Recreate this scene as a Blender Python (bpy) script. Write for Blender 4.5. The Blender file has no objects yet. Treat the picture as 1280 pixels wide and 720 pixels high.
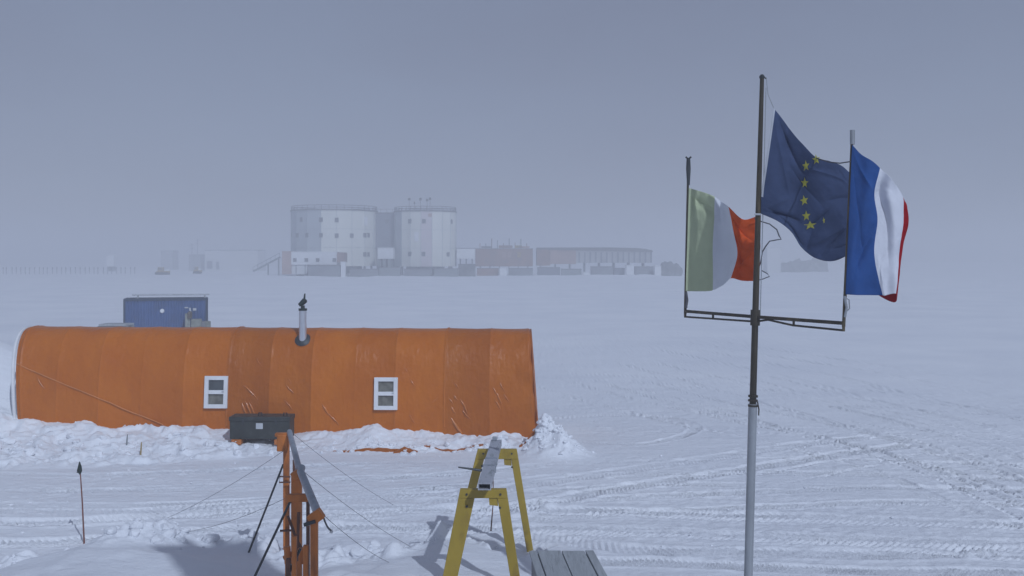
import bpy, bmesh, math, random
import numpy as np
from mathutils import Vector, Matrix
random.seed(7)
S = bpy.context.scene
C = S.collection
F, CX, HY, EYE = 1300.0, 640.0, 325.0, 5.2      # focal length in photo pixels, centre column, horizon row, eye height

def at(px, py, d):                               # photo pixel at distance d (m along +Y) -> world point
    return Vector(((px - CX) * d / F, d, EYE - (py - HY) * d / F))
def gnd(px, py):                                 # photo pixel on the flat snow
    d = EYE * F / (py - HY)
    return ((px - CX) * d / F, d)

# ------------------------------------------------------------------ materials
def nodes(name):
    m = bpy.data.materials.new(name); m.use_nodes = True
    return m, m.node_tree.nodes, m.node_tree.links
def mat(name, col, rough=0.6, metal=0.0, var=0.15, vscale=3.0, bump=0.0, bscale=20.0, dirt=None, dscale=1.5, dmin=0.55, dmax=0.75, spec=0.4, stretch=(1, 1, 1)):
    """one procedural surface: base colour with noise variation, optional second (wear) colour, optional bump"""
    m, N, L = nodes(name)
    b = N['Principled BSDF']
    tc = N.new('ShaderNodeTexCoord')
    mp = N.new('ShaderNodeMapping'); mp.inputs['Scale'].default_value = stretch
    L.new(tc.outputs['Object'], mp.inputs['Vector'])
    n = N.new('ShaderNodeTexNoise'); n.inputs['Scale'].default_value = vscale; n.inputs['Detail'].default_value = 6
    L.new(mp.outputs['Vector'], n.inputs['Vector'])
    r = N.new('ShaderNodeValToRGB')
    r.color_ramp.elements[0].position = .3; r.color_ramp.elements[1].position = .7
    r.color_ramp.elements[0].color = (*[c * (1 - var) for c in col], 1)
    r.color_ramp.elements[1].color = (*[min(1, c * (1 + var)) for c in col], 1)
    L.new(n.outputs['Fac'], r.inputs['Fac'])
    out = r.outputs['Color']
    if dirt:
        n2 = N.new('ShaderNodeTexNoise'); n2.inputs['Scale'].default_value = dscale; n2.inputs['Detail'].default_value = 8; n2.inputs['Roughness'].default_value = .65
        L.new(mp.outputs['Vector'], n2.inputs['Vector'])
        r2 = N.new('ShaderNodeValToRGB'); r2.color_ramp.elements[0].position = dmin; r2.color_ramp.elements[1].position = dmax
        L.new(n2.outputs['Fac'], r2.inputs['Fac'])
        mx = N.new('ShaderNodeMix'); mx.data_type = 'RGBA'
        L.new(r2.outputs['Color'], mx.inputs[0]); L.new(out, mx.inputs[6]); mx.inputs[7].default_value = (*dirt, 1)
        out = mx.outputs[2]
    L.new(out, b.inputs['Base Color'])
    b.inputs['Roughness'].default_value = rough; b.inputs['Metallic'].default_value = metal
    b.inputs['Specular IOR Level'].default_value = spec
    if bump:
        n3 = N.new('ShaderNodeTexNoise'); n3.inputs['Scale'].default_value = bscale; n3.inputs['Detail'].default_value = 5
        L.new(mp.outputs['Vector'], n3.inputs['Vector'])
        bp = N.new('ShaderNodeBump'); bp.inputs['Strength'].default_value = bump; bp.inputs['Distance'].default_value = .02
        L.new(n3.outputs['Fac'], bp.inputs['Height']); L.new(bp.outputs['Normal'], b.inputs['Normal'])
    return m
def cloth_mat(name, col, trans=.35, var=.1, fade=None):
    m, N, L = nodes(name)
    N.remove(N['Principled BSDF']); o = N['Material Output']
    tc = N.new('ShaderNodeTexCoord')
    n = N.new('ShaderNodeTexNoise'); n.inputs['Scale'].default_value = 4; n.inputs['Detail'].default_value = 6
    L.new(tc.outputs['Object'], n.inputs['Vector'])
    r = N.new('ShaderNodeValToRGB'); r.color_ramp.elements[0].position = .35; r.color_ramp.elements[1].position = .7
    r.color_ramp.elements[0].color = (*[c * (1 - var) for c in col], 1)
    r.color_ramp.elements[1].color = (*[min(1, c * (1 + var)) for c in (fade or col)], 1)
    L.new(n.outputs['Fac'], r.inputs['Fac'])
    w = N.new('ShaderNodeTexNoise'); w.inputs['Scale'].default_value = 14; w.inputs['Detail'].default_value = 3
    L.new(tc.outputs['Object'], w.inputs['Vector'])
    bp = N.new('ShaderNodeBump'); bp.inputs['Strength'].default_value = .35; bp.inputs['Distance'].default_value = .02
    L.new(w.outputs['Fac'], bp.inputs['Height'])
    d = N.new('ShaderNodeBsdfDiffuse'); t = N.new('ShaderNodeBsdfTranslucent'); x = N.new('ShaderNodeMixShader'); x.inputs[0].default_value = trans
    for s in (d, t): L.new(r.outputs['Color'], s.inputs['Color']); L.new(bp.outputs['Normal'], s.inputs['Normal'])
    L.new(d.outputs[0], x.inputs[1]); L.new(t.outputs[0], x.inputs[2]); L.new(x.outputs[0], o.inputs['Surface'])
    return m

def snow_mat():
    m, N, L = nodes('snow')
    b = N['Principled BSDF']
    tc = N.new('ShaderNodeTexCoord')
    def noise(scale, stretch, rot=0, detail=6, rough=.6):
        mp = N.new('ShaderNodeMapping'); mp.inputs['Scale'].default_value = stretch; mp.inputs['Rotation'].default_value = (0, 0, rot)
        L.new(tc.outputs['Object'], mp.inputs['Vector'])
        n = N.new('ShaderNodeTexNoise'); n.inputs['Scale'].default_value = scale; n.inputs['Detail'].default_value = detail; n.inputs['Roughness'].default_value = rough
        L.new(mp.outputs['Vector'], n.inputs['Vector']); return n.outputs['Fac']
    a = noise(.12, (1, 1, 1)); r = N.new('ShaderNodeValToRGB')
    r.color_ramp.elements[0].position = .35; r.color_ramp.elements[1].position = .65
    r.color_ramp.elements[0].color = (.78, .80, .84, 1); r.color_ramp.elements[1].color = (.86, .875, .90, 1)
    L.new(a, r.inputs['Fac']); L.new(r.outputs['Color'], b.inputs['Base Color'])
    b.inputs['Roughness'].default_value = .75; b.inputs['Specular IOR Level'].default_value = .15
    prev = None
    for fac, dist, st in ((noise(.55, (.35, 1.3, 1), .35, 8, .62), .11, .8), (noise(2.2, (.7, 1.1, 1), .2, 8, .68), .05, .85), (noise(11, (1, 1, 1), 0, 6, .7), .022, .9)):
        bp = N.new('ShaderNodeBump'); bp.inputs['Strength'].default_value = st; bp.inputs['Distance'].default_value = dist
        L.new(fac, bp.inputs['Height'])
        if prev: L.new(prev, bp.inputs['Normal'])
        prev = bp.outputs['Normal']
    L.new(prev, b.inputs['Normal'])
    return m

def tarp_mat():
    """orange tarpaulin: sun-faded patches, horizontal creasing, slightly glossy"""
    m, N, L = nodes('orange_tarpaulin')
    b = N['Principled BSDF']
    tc = N.new('ShaderNodeTexCoord')
    def noise(scale, stretch=(1, 1, 1), rot=(0, 0, 0), detail=6, rough=.6):
        mp = N.new('ShaderNodeMapping'); mp.inputs['Scale'].default_value = stretch; mp.inputs['Rotation'].default_value = rot
        L.new(tc.outputs['Object'], mp.inputs['Vector'])
        n = N.new('ShaderNodeTexNoise'); n.inputs['Scale'].default_value = scale; n.inputs['Detail'].default_value = detail; n.inputs['Roughness'].default_value = rough
        L.new(mp.outputs['Vector'], n.inputs['Vector']); return n.outputs['Fac']
    r = N.new('ShaderNodeValToRGB'); e = r.color_ramp.elements
    e[0].position = .3; e[0].color = (.42, .106, .004, 1)
    e[1].position = .7; e[1].color = (.50, .142, .006, 1)
    L.new(noise(.9, (1, 1, .7)), r.inputs['Fac'])
    at_ = N.new('ShaderNodeAttribute'); at_.attribute_name = 'bay'
    hs = N.new('ShaderNodeHueSaturation')
    mm = N.new('ShaderNodeMapRange'); mm.inputs['To Min'].default_value = .86; mm.inputs['To Max'].default_value = 1.12
    L.new(at_.outputs['Fac'], mm.inputs['Value']); L.new(mm.outputs[0], hs.inputs['Value']); L.new(r.outputs['Color'], hs.inputs['Color'])
    L.new(hs.outputs['Color'], b.inputs['Base Color'])
    rr = N.new('ShaderNodeMapRange'); rr.inputs['To Min'].default_value = .24; rr.inputs['To Max'].default_value = .52
    L.new(noise(3), rr.inputs['Value']); L.new(rr.outputs[0], b.inputs['Roughness'])
    b.inputs['Specular IOR Level'].default_value = .16
    prev = None
    for fac, dist, st in ((noise(1.3, (1, 1, 1), detail=3), .16, .55), (noise(3.0, (2.2, 1, .55), (0, .6, 0), 4), .05, .5), (noise(9, detail=4), .01, .5)):
        bp = N.new('ShaderNodeBump'); bp.inputs['Strength'].default_value = st; bp.inputs['Distance'].default_value = dist
        L.new(fac, bp.inputs['Height'])
        if prev: L.new(prev, bp.inputs['Normal'])
        prev = bp.outputs['Normal']
    L.new(prev, b.inputs['Normal'])
    return m

M = {}
M['snow'] = snow_mat(); M['tarp'] = tarp_mat()
M['rust'] = mat('orange_paint_rusty', (.50, .155, .026), .6, var=.25, vscale=5, bump=.3, bscale=30, dirt=(.14, .05, .02), dscale=4, dmin=.53, dmax=.75, stretch=(1, 1, .35))
M['rustdark'] = mat('rusty_iron', (.12, .05, .03), .8, var=.3, vscale=8, bump=.3, bscale=40)
M['galv'] = mat('galvanised_pipe', (.36, .38, .40), .45, .5, var=.15, vscale=6, bump=.15, bscale=40, dirt=(.2, .2, .2), dscale=3, stretch=(1, 1, .3))
M['railgrey'] = mat('grey_painted_rail', (.30, .33, .37), .5, .2, var=.12, vscale=9, dirt=(.17, .18, .2), dscale=6)
M['bronze'] = mat('dark_bronze_pole', (.060, .050, .036), .45, .3, var=.3, vscale=6, dirt=(.17, .13, .07), dscale=5, dmin=.52, dmax=.7, stretch=(1, 1, .2))
M['darkmetal'] = mat('dark_metal', (.05, .055, .058), .5, .3, var=.2, vscale=6)
M['yellow'] = mat('yellow_paint', (.36, .25, .028), .55, var=.12, vscale=4, bump=.15, bscale=40, dirt=(.22, .14, .03), dscale=3.2, dmin=.56, dmax=.75, stretch=(1, 1, .5))
M['board'] = mat('weathered_grey_board', (.40, .41, .45), .7, var=.12, vscale=5, bump=.25, bscale=30, dirt=(.22, .24, .25), dscale=5, dmin=.52, dmax=.66, stretch=(3, .6, 1))
M['plank'] = mat('grey_plank', (.36, .38, .39), .75, var=.15, vscale=3, bump=.4, bscale=22, dirt=(.2, .21, .21), dscale=4, dmin=.55, dmax=.75, stretch=(5, .5, 1))
M['black'] = mat('black_rubber', (.012, .012, .014), .7)
M['tarpfold'] = mat('glossy_tarp_fold_glint', (.55, .170, .02), .24, var=.15, vscale=5, spec=.75)  # base paler than the sheet, painting in the sun glint along folds
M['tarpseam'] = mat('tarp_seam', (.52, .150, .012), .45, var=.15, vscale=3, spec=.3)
M['ropeorange'] = mat('pale_orange_rope', (.62, .24, .07), .7)
M['rope'] = mat('dark_rope', (.09, .09, .10), .9)
M['chest'] = mat('black_green_chest_paint', (.034, .038, .034), .5, var=.2, vscale=5, bump=.15, bscale=30, dirt=(.085, .09, .09), dscale=3, dmin=.55, dmax=.8)
M['label'] = mat('grey_label', (.5, .52, .54), .5, var=.1)
M['whiteframe'] = mat('white_window_frame', (.74, .75, .76), .5, var=.05)
M['glass'] = mat('dark_window_glass', (.07, .08, .085), .12, var=.3, vscale=2, spec=.6)
M['paneblind'] = mat('window_blind_behind_glass', (.17, .165, .14), .25, var=.35, vscale=7, spec=.5)
M['steel'] = mat('stainless_chimney', (.60, .62, .66), .32, .75, var=.1, vscale=8, stretch=(4, 4, .5))
M['cowl'] = mat('dark_green_cowl', (.022, .04, .036), .5, .3, var=.3)
M['whitecloth'] = mat('white_end_canvas', (.72, .73, .74), .8, var=.06, bump=.3, bscale=4)
M['bluebox'] = mat('blue_container_paint', (.045, .095, .24), .55, var=.12, vscale=1.2, dirt=(.05, .075, .15), dscale=1, dmin=.5, dmax=.8)
M['bluedark'] = mat('dark_blue_trim', (.03, .05, .09), .6, var=.2)
M['gear'] = mat('grey_green_gear', (.22, .23, .2), .8, var=.35, vscale=3)
M['geardark'] = mat('brown_gear', (.11, .09, .075), .8, var=.35, vscale=3)
M['white'] = mat('white_paint', (.72, .73, .74), .6, var=.06, vscale=1)
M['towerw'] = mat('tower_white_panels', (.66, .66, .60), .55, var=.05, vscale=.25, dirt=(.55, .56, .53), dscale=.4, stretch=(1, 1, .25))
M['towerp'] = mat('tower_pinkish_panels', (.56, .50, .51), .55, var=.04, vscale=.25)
M['tower_shade_joint'] = mat('tower_shade_tone_and_joints', (.38, .41, .43), .55, var=.06, vscale=.25)  # darker tone paints shade on the left facets; also used for the joints
M['linkg'] = mat('grey_link_cladding', (.17, .18, .21), .6, var=.1, vscale=.4)
M['rail'] = mat('roof_rail_metal', (.08, .08, .10), .5, .4)
M['win'] = mat('station_window_dark', (.12, .12, .13), .3, var=.3)  # paled so the colour carries some of the haze over the station
M['stilt'] = mat('grey_steel_stilt', (.22, .24, .25), .6, var=.1)  # lightened in place of thicker haze low round the station
M['redbrown'] = mat('red_brown_cladding', (.27, .165, .125), .7, var=.2, vscale=.3, dirt=(.18, .13, .12), dscale=.4, dmin=.5, dmax=.7)
M['pinkred'] = mat('faded_red_cladding', (.38, .26, .22), .7, var=.12, vscale=.4)
M['stripew'] = mat('pale_grey_cladding', (.40, .40, .40), .6, var=.15, vscale=.4)
M['boxdark'] = mat('dark_grey_container', (.20, .21, .225), .65, var=.2, vscale=.4)  # lightened to stand in for blowing snow haze at the station's foot
M['heap'] = mat('grey_rubble', (.16, .165, .17), .9, var=.4, vscale=.6)
M['roofdark'] = mat('dark_roof', (.15, .145, .145), .7, var=.2)
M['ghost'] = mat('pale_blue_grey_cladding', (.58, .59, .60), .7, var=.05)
M['ochre'] = mat('ochre_machine_paint', (.34, .24, .08), .6, var=.2)
M['bamboo'] = mat('reddish_bamboo', (.20, .075, .055), .7, var=.25, vscale=10, stretch=(1, 1, .4))
M['pennant'] = mat('dark_green_pennant', (.02, .032, .028), .8, var=.3)
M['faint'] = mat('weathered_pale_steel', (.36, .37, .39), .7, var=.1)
M['shade_tower'] = mat('shade_tower_cladding', (.35, .37, .4), .6, var=.1)
M['flag_blue'] = cloth_mat('flag_navy_cloth', (.062, .086, .165), .1, .14)
M['flag_hem'] = cloth_mat('flag_white_hem', (.66, .68, .72), .3)
M['flag_star'] = cloth_mat('flag_yellow_star', (.52, .50, .10), .2)
M['it_green'] = cloth_mat('flag_faded_green', (.54, .60, .40), .15, .05)
M['it_white'] = cloth_mat('flag_thin_white', (.78, .80, .84), .2, .03)
M['it_red'] = cloth_mat('flag_orange_red', (.74, .120, .030), .15, .12)
M['fr_blue'] = cloth_mat('flag_royal_blue', (.042, .112, .33), .25, .12)
M['fr_white'] = cloth_mat('flag_white', (.76, .77, .82), .2, .03)
M['fr_red'] = cloth_mat('flag_red', (.42, .014, .022), .25, .15)

# ------------------------------------------------------------------ mesh building
class MB:
    def __init__(s): s.bm = bmesh.new()
    def face_mat(s, n0, mi):
        s.bm.faces.ensure_lookup_table()
        for f in s.bm.faces[n0:]: f.material_index = mi
    def box(s, lo, hi, rot=None, piv=None, mi=0, bev=0.0):
        n0 = len(s.bm.faces)
        lo, hi = Vector(lo), Vector(hi)
        c = (lo + hi) / 2; d = hi - lo
        r = bmesh.ops.create_cube(s.bm, size=1)
        vs = r['verts']
        bmesh.ops.scale(s.bm, vec=d, verts=vs)
        if bev:
            es = list({e for v in vs for e in v.link_edges})
            rb = bmesh.ops.bevel(s.bm, geom=es, offset=bev, segments=2, affect='EDGES', profile=.5)
            vs = list({v for f in s.bm.faces[n0:] for v in f.verts}) if False else list(set(rb['verts']) | set(v for v in vs if v.is_valid))
        m = Matrix.Translation(c)
        if rot is not None:
            p = Vector(piv) if piv is not None else c
            m = Matrix.Translation(p) @ rot.to_4x4() @ Matrix.Translation(c - p)
        bmesh.ops.transform(s.bm, matrix=m, verts=[v for v in vs if v.is_valid])
        if mi: s.face_mat(n0, mi)
        return s
    def tube(s, pts, r, seg=10, mi=0, cap=True):
        """swept round bar through pts; r is one radius or one per point"""
        pts = [Vector(p) for p in pts]; n = len(pts)
        rs = r if isinstance(r, (list, tuple)) else [r] * n
        n0 = len(s.bm.faces); rings = []
        up = None
        for i, p in enumerate(pts):
            t = (pts[min(i + 1, n - 1)] - pts[max(i - 1, 0)]).normalized()
            if up is None:
                up = Vector((0, 0, 1)) if abs(t.z) < .9 else Vector((1, 0, 0))
            a = t.cross(up).normalized(); b = a.cross(t).normalized(); up = b
            rings.append([s.bm.verts.new(p + (a * math.cos(2 * math.pi * k / seg) + b * math.sin(2 * math.pi * k / seg)) * rs[i]) for k in range(seg)])
        for i in range(n - 1):
            for k in range(seg):
                s.bm.faces.new((rings[i][k], rings[i][(k + 1) % seg], rings[i + 1][(k + 1) % seg], rings[i + 1][k]))
        if cap:
            s.bm.faces.new(rings[0]); s.bm.faces.new(rings[-1])
        if mi: s.face_mat(n0, mi)
        return s
    def bar(s, a, b, w, h, mi=0, bev=0.0):
        """rectangular bar from a to b, w wide (level), h deep"""
        a, b = Vector(a), Vector(b); t = (b - a); L = t.length; t.normalize()
        side = t.cross(Vector((0, 0, 1)))
        side = side.normalized() if side.length > 1e-4 else Vector((1, 0, 0))
        up = side.cross(t).normalized()
        rot = Matrix((side, t, up)).transposed()
        c = (a + b) / 2
        return s.box(c - Vector((w / 2, L / 2, h / 2)), c + Vector((w / 2, L / 2, h / 2)), rot, c, mi, bev)
    def prism(s, poly, d, mi=0):
        """polygon (list of points) pushed along vector d"""
        n0 = len(s.bm.faces)
        a = [s.bm.verts.new(Vector(p)) for p in poly]; b = [s.bm.verts.new(Vector(p) + Vector(d)) for p in poly]
        s.bm.faces.new(a); s.bm.faces.new(b[::-1])
        for i in range(len(a)):
            j = (i + 1) % len(a); s.bm.faces.new((a[j], a[i], b[i], b[j]))
        if mi: s.face_mat(n0, mi)
        return s
    def build(s, name, m, parent=None, smooth=False, loc=None, seg_angle=None):
        bmesh.ops.recalc_face_normals(s.bm, faces=s.bm.faces[:])
        me = bpy.data.meshes.new(name); s.bm.to_mesh(me); s.bm.free()
        for mm in (m if isinstance(m, (list, tuple)) else [m]): me.materials.append(mm)
        if smooth:
            me.polygons.foreach_set('use_smooth', [True] * len(me.polygons))
            try: me.set_sharp_from_angle(angle=math.radians(seg_angle or 40))
            except Exception: pass
        o = bpy.data.objects.new(name, me); C.objects.link(o)
        if parent:
            o.parent = parent
            o.matrix_parent_inverse = Matrix.Identity(4)
            rl = world_loc(parent)
            for v in me.vertices: v.co -= rl
        elif loc is not None:
            o.location = Vector(loc)
            for v in me.vertices: v.co -= Vector(loc)
        return o
def world_loc(o):
    l = Vector((0, 0, 0))
    while o: l += o.location; o = o.parent
    return l
def tag(o, label, cat, group=None, kind=None):
    if label: o['label'] = label
    if cat: o['category'] = cat
    if group: o['group'] = group
    if kind: o['kind'] = kind
    return o
def thing(name, label, cat, loc, group=None):
    o = bpy.data.objects.new(name, None); o.empty_display_size = .3; C.objects.link(o); o.location = Vector(loc)
    return tag(o, label, cat, group)

# ------------------------------------------------------------------ snow ground
def hash2(ix, iy, seed):
    h = (ix.astype(np.int64) * 374761393 + iy.astype(np.int64) * 668265263 + seed * 1442695041) & 0xFFFFFFFF
    h = ((h ^ (h >> 13)) * 1274126177) & 0xFFFFFFFF
    return ((h ^ (h >> 16)) & 0xFFFF) / 65535.0
def vnoise(x, y, seed=0):
    ix, iy = np.floor(x), np.floor(y); fx, fy = x - ix, y - iy
    ux, uy = fx * fx * fx * (fx * (fx * 6 - 15) + 10), fy * fy * fy * (fy * (fy * 6 - 15) + 10)
    a, b, c, d = hash2(ix, iy, seed), hash2(ix + 1, iy, seed), hash2(ix, iy + 1, seed), hash2(ix + 1, iy + 1, seed)
    return (a + (b - a) * ux) * (1 - uy) + (c + (d - c) * ux) * uy
def fbm(x, y, oct=4, seed=0, gain=.5):
    t = 0; a = 1; n = 0
    for k in range(oct):
        t = t + a * (vnoise(x * 2 ** k + 17.3 * k, y * 2 ** k - 9.1 * k, seed + k) - .5); n += a; a *= gain
    return t / n * 2
def sstep(a, b, x):
    t = np.clip((x - a) / (b - a), 0, 1); return t * t * (3 - 2 * t)
def gauss(x, y, cx, cy, sx, sy): return np.exp(-((x - cx) / sx) ** 2 / 2 - ((y - cy) / sy) ** 2 / 2)

BANK_X = [-20, -14.2, -12.2, -9.8, -8.8, -7.4, -5.5, -3.9, -1.7, .2, .7, 1.2, 2.2]
BANK_H = [.32, .22, .24, .26, .30, .20, .26, .36, .16, .20, .18, .14, 0]
EDGE_X = [-14, -10, -8.3, -7.7, -6.9, -5.3, -4.3, -3.2, -2.2, -1.5, -.6, .1, .8, 1.6, 4, 30]
EDGE_Y = [16.4, 17.0, 17.7, 18.5, 18.95, 18.5, 18.0, 17.6, 18.1, 18.8, 18.7, 17.9, 17.0, 15.0, 13.5, 12]

TRACKS = [  # photo-pixel course, belt width, gauge between two belts, tread period, depth
    ([(560, 636), (640, 622), (720, 607), (820, 592), (940, 574), (1030, 561), (1110, 552)], .62, 1.5, .17, .034, 1),
    ([(380, 648), (520, 649), (660, 650), (860, 655), (1060, 661), (1330, 669)], .75, 1.55, .20, .042, 1),
    ([(660, 668), (800, 688), (960, 690), (1140, 691), (1330, 684)], .6, 0, .19, .034, 0),
    ([(-40, 664), (60, 664), (200, 656), (330, 645), (460, 632), (600, 624)], .6, 1.5, .19, .036, 1),
    ([(-40, 636), (120, 640), (260, 633), (420, 622), (560, 611)], .5, 0, .2, .028, 0),
    ([(1330, 655), (1230, 622), (1130, 585), (1010, 555), (880, 528), (760, 500), (690, 480)], .35, 1.9, .13, .032, 1),
    ([(1330, 628), (1240, 597), (1140, 563), (1000, 532), (880, 505), (780, 478)], .3, 1.9, .13, .026, 0),
    ([(1330, 600), (1180, 556), (1040, 518), (900, 480), (800, 455)], .4, 2.0, .15, .030, 1),
    ([(1330, 548), (1150, 505), (1000, 468), (850, 438)], .5, 2.2, .3, .030, 0),
    ([(1330, 505), (1150, 470), (1000, 446), (880, 428)], .6, 2.3, .3, .034, 0),
    ([(700, 552), (790, 555), (850, 546), (868, 532), (830, 521), (750, 519), (690, 522)], .4, 0, .16, .030, 0),
    ([(690, 590), (860, 583), (980, 580), (1150, 584), (1330, 590)], .3, 1.7, .14, .024, 0),
    ([(-60, 600), (100, 604), (300, 596), (460, 588), (640, 584)], .4, 1.7, .18, .022, 0),
    ([(640, 640), (800, 631), (960, 622), (1120, 617), (1330, 622)], .5, 1.4, .14, .022, 1),
    ([(640, 676), (820, 668), (1000, 674), (1330, 700)], .55, 0, .16, .026, 1),
    ([(650, 700), (820, 704), (1040, 712), (1330, 716)], .5, 0, .15, .026, 0),
    ([(660, 606), (800, 598), (980, 598), (1330, 606)], .45, 1.3, .13, .018, 1),
    ([(380, 606), (470, 632), (540, 652), (640, 690)], .45, 1.4, .14, .018, 0),
    ([(-40, 620), (160, 622), (330, 616), (560, 600), (700, 586)], .45, 1.4, .14, .020, 1),
    ([(-40, 652), (130, 650), (300, 642), (470, 640), (640, 634)], .5, 0, .15, .026, 1),
    ([(1330, 668), (1230, 618), (1130, 578), (1010, 545), (880, 515)], .12, .55, .3, .042, 0),
    ([(1330, 640), (1230, 603), (1130, 571), (1000, 541), (900, 512), (800, 486)], .12, 0, .3, .042, 0),
    ([(1330, 585), (1200, 545), (1080, 515), (960, 487)], .14, .5, .3, .042, 0),
    ([(1330, 563), (1180, 524), (1060, 500), (940, 470)], .14, 1.2, .3, .036, 0),
    ([(1330, 612), (1230, 575), (1150, 548), (1050, 528)], .12, .7, .3, .036, 0),
    ([(1330, 535), (1200, 508), (1080, 484)], .14, .6, .3, .036, 0),
    ([(960, 598), (1080, 577), (1200, 572), (1330, 578)], .14, 1.0, .3, .034, 0),
    ([(700, 470), (860, 478), (1060, 500), (1330, 520)], .5, 2.0, .3, .022, 0),
]
def catmull(pts, n=14):
    P = [Vector(p) for p in pts]; P = [P[0] * 2 - P[1]] + P + [P[-1] * 2 - P[-2]]
    out = []
    for i in range(1, len(P) - 2):
        for k in range(n):
            t = k / n
            out.append(.5 * (2 * P[i] + (P[i + 1] - P[i - 1]) * t + (2 * P[i - 1] - 5 * P[i] + 4 * P[i + 1] - P[i + 2]) * t * t + (3 * P[i] - P[i - 1] - 3 * P[i + 1] + P[i + 2]) * t ** 3))
    out.append(P[-2]); return out

def belt(h, x, y, line, width, period, amp, chev):
    """press one belt track into the flat arrays h over points x,y"""
    lx = np.array([p[0] for p in line]); ly = np.array([p[1] for p in line])
    sel = np.where((x > lx.min() - 1.5) & (x < lx.max() + 1.5) & (y > ly.min() - 1.5) & (y < ly.max() + 1.5))[0]
    if len(sel) == 0: return
    X, Y = x[sel], y[sel]
    best = np.full(len(sel), 1e9); sv = np.zeros(len(sel)); tv = np.zeros(len(sel)); s0 = 0
    for i in range(len(lx) - 1):
        dx, dy = lx[i + 1] - lx[i], ly[i + 1] - ly[i]; L = math.hypot(dx, dy)
        if L < 1e-6: continue
        dx /= L; dy /= L
        near = np.where((X > min(lx[i], lx[i + 1]) - 1.1) & (X < max(lx[i], lx[i + 1]) + 1.1) & (Y > min(ly[i], ly[i + 1]) - 1.1) & (Y < max(ly[i], ly[i + 1]) + 1.1))[0]
        if len(near):
            ax, ay = X[near] - lx[i], Y[near] - ly[i]
            s = np.clip(ax * dx + ay * dy, 0, L); t = -ax * dy + ay * dx
            d = np.hypot(ax - s * dx, ay - s * dy)
            b = d < best[near]; q = near[b]
            best[q] = d[b]; sv[q] = s0 + s[b]; tv[q] = t[b]
        s0 += L
    w = width / 2
    inside = 1 - sstep(w * .8, w * 1.08, best)
    berm = np.exp(-((best - w * 1.25) / (w * .22)) ** 2)
    worn = .35 + .65 * sstep(.3, .62, vnoise(X * .45, Y * .45, 91) * .6 + vnoise(X * 1.7, Y * 1.7, 92) * .4)
    tread = np.sin(2 * math.pi * (sv + (np.abs(tv) * .75 if chev else tv * .5)) / period)
    tread = np.sign(tread) * np.abs(tread) ** .6
    jit = .25 + 1.5 * vnoise(X * 3.5, Y * 3.5, 93)
    h[sel] += worn * amp * (-.7 * inside + .45 * berm * (.4 + 1.2 * vnoise(X * 3, Y * 3, 94)) + .60 * inside * tread * jit)

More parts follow.
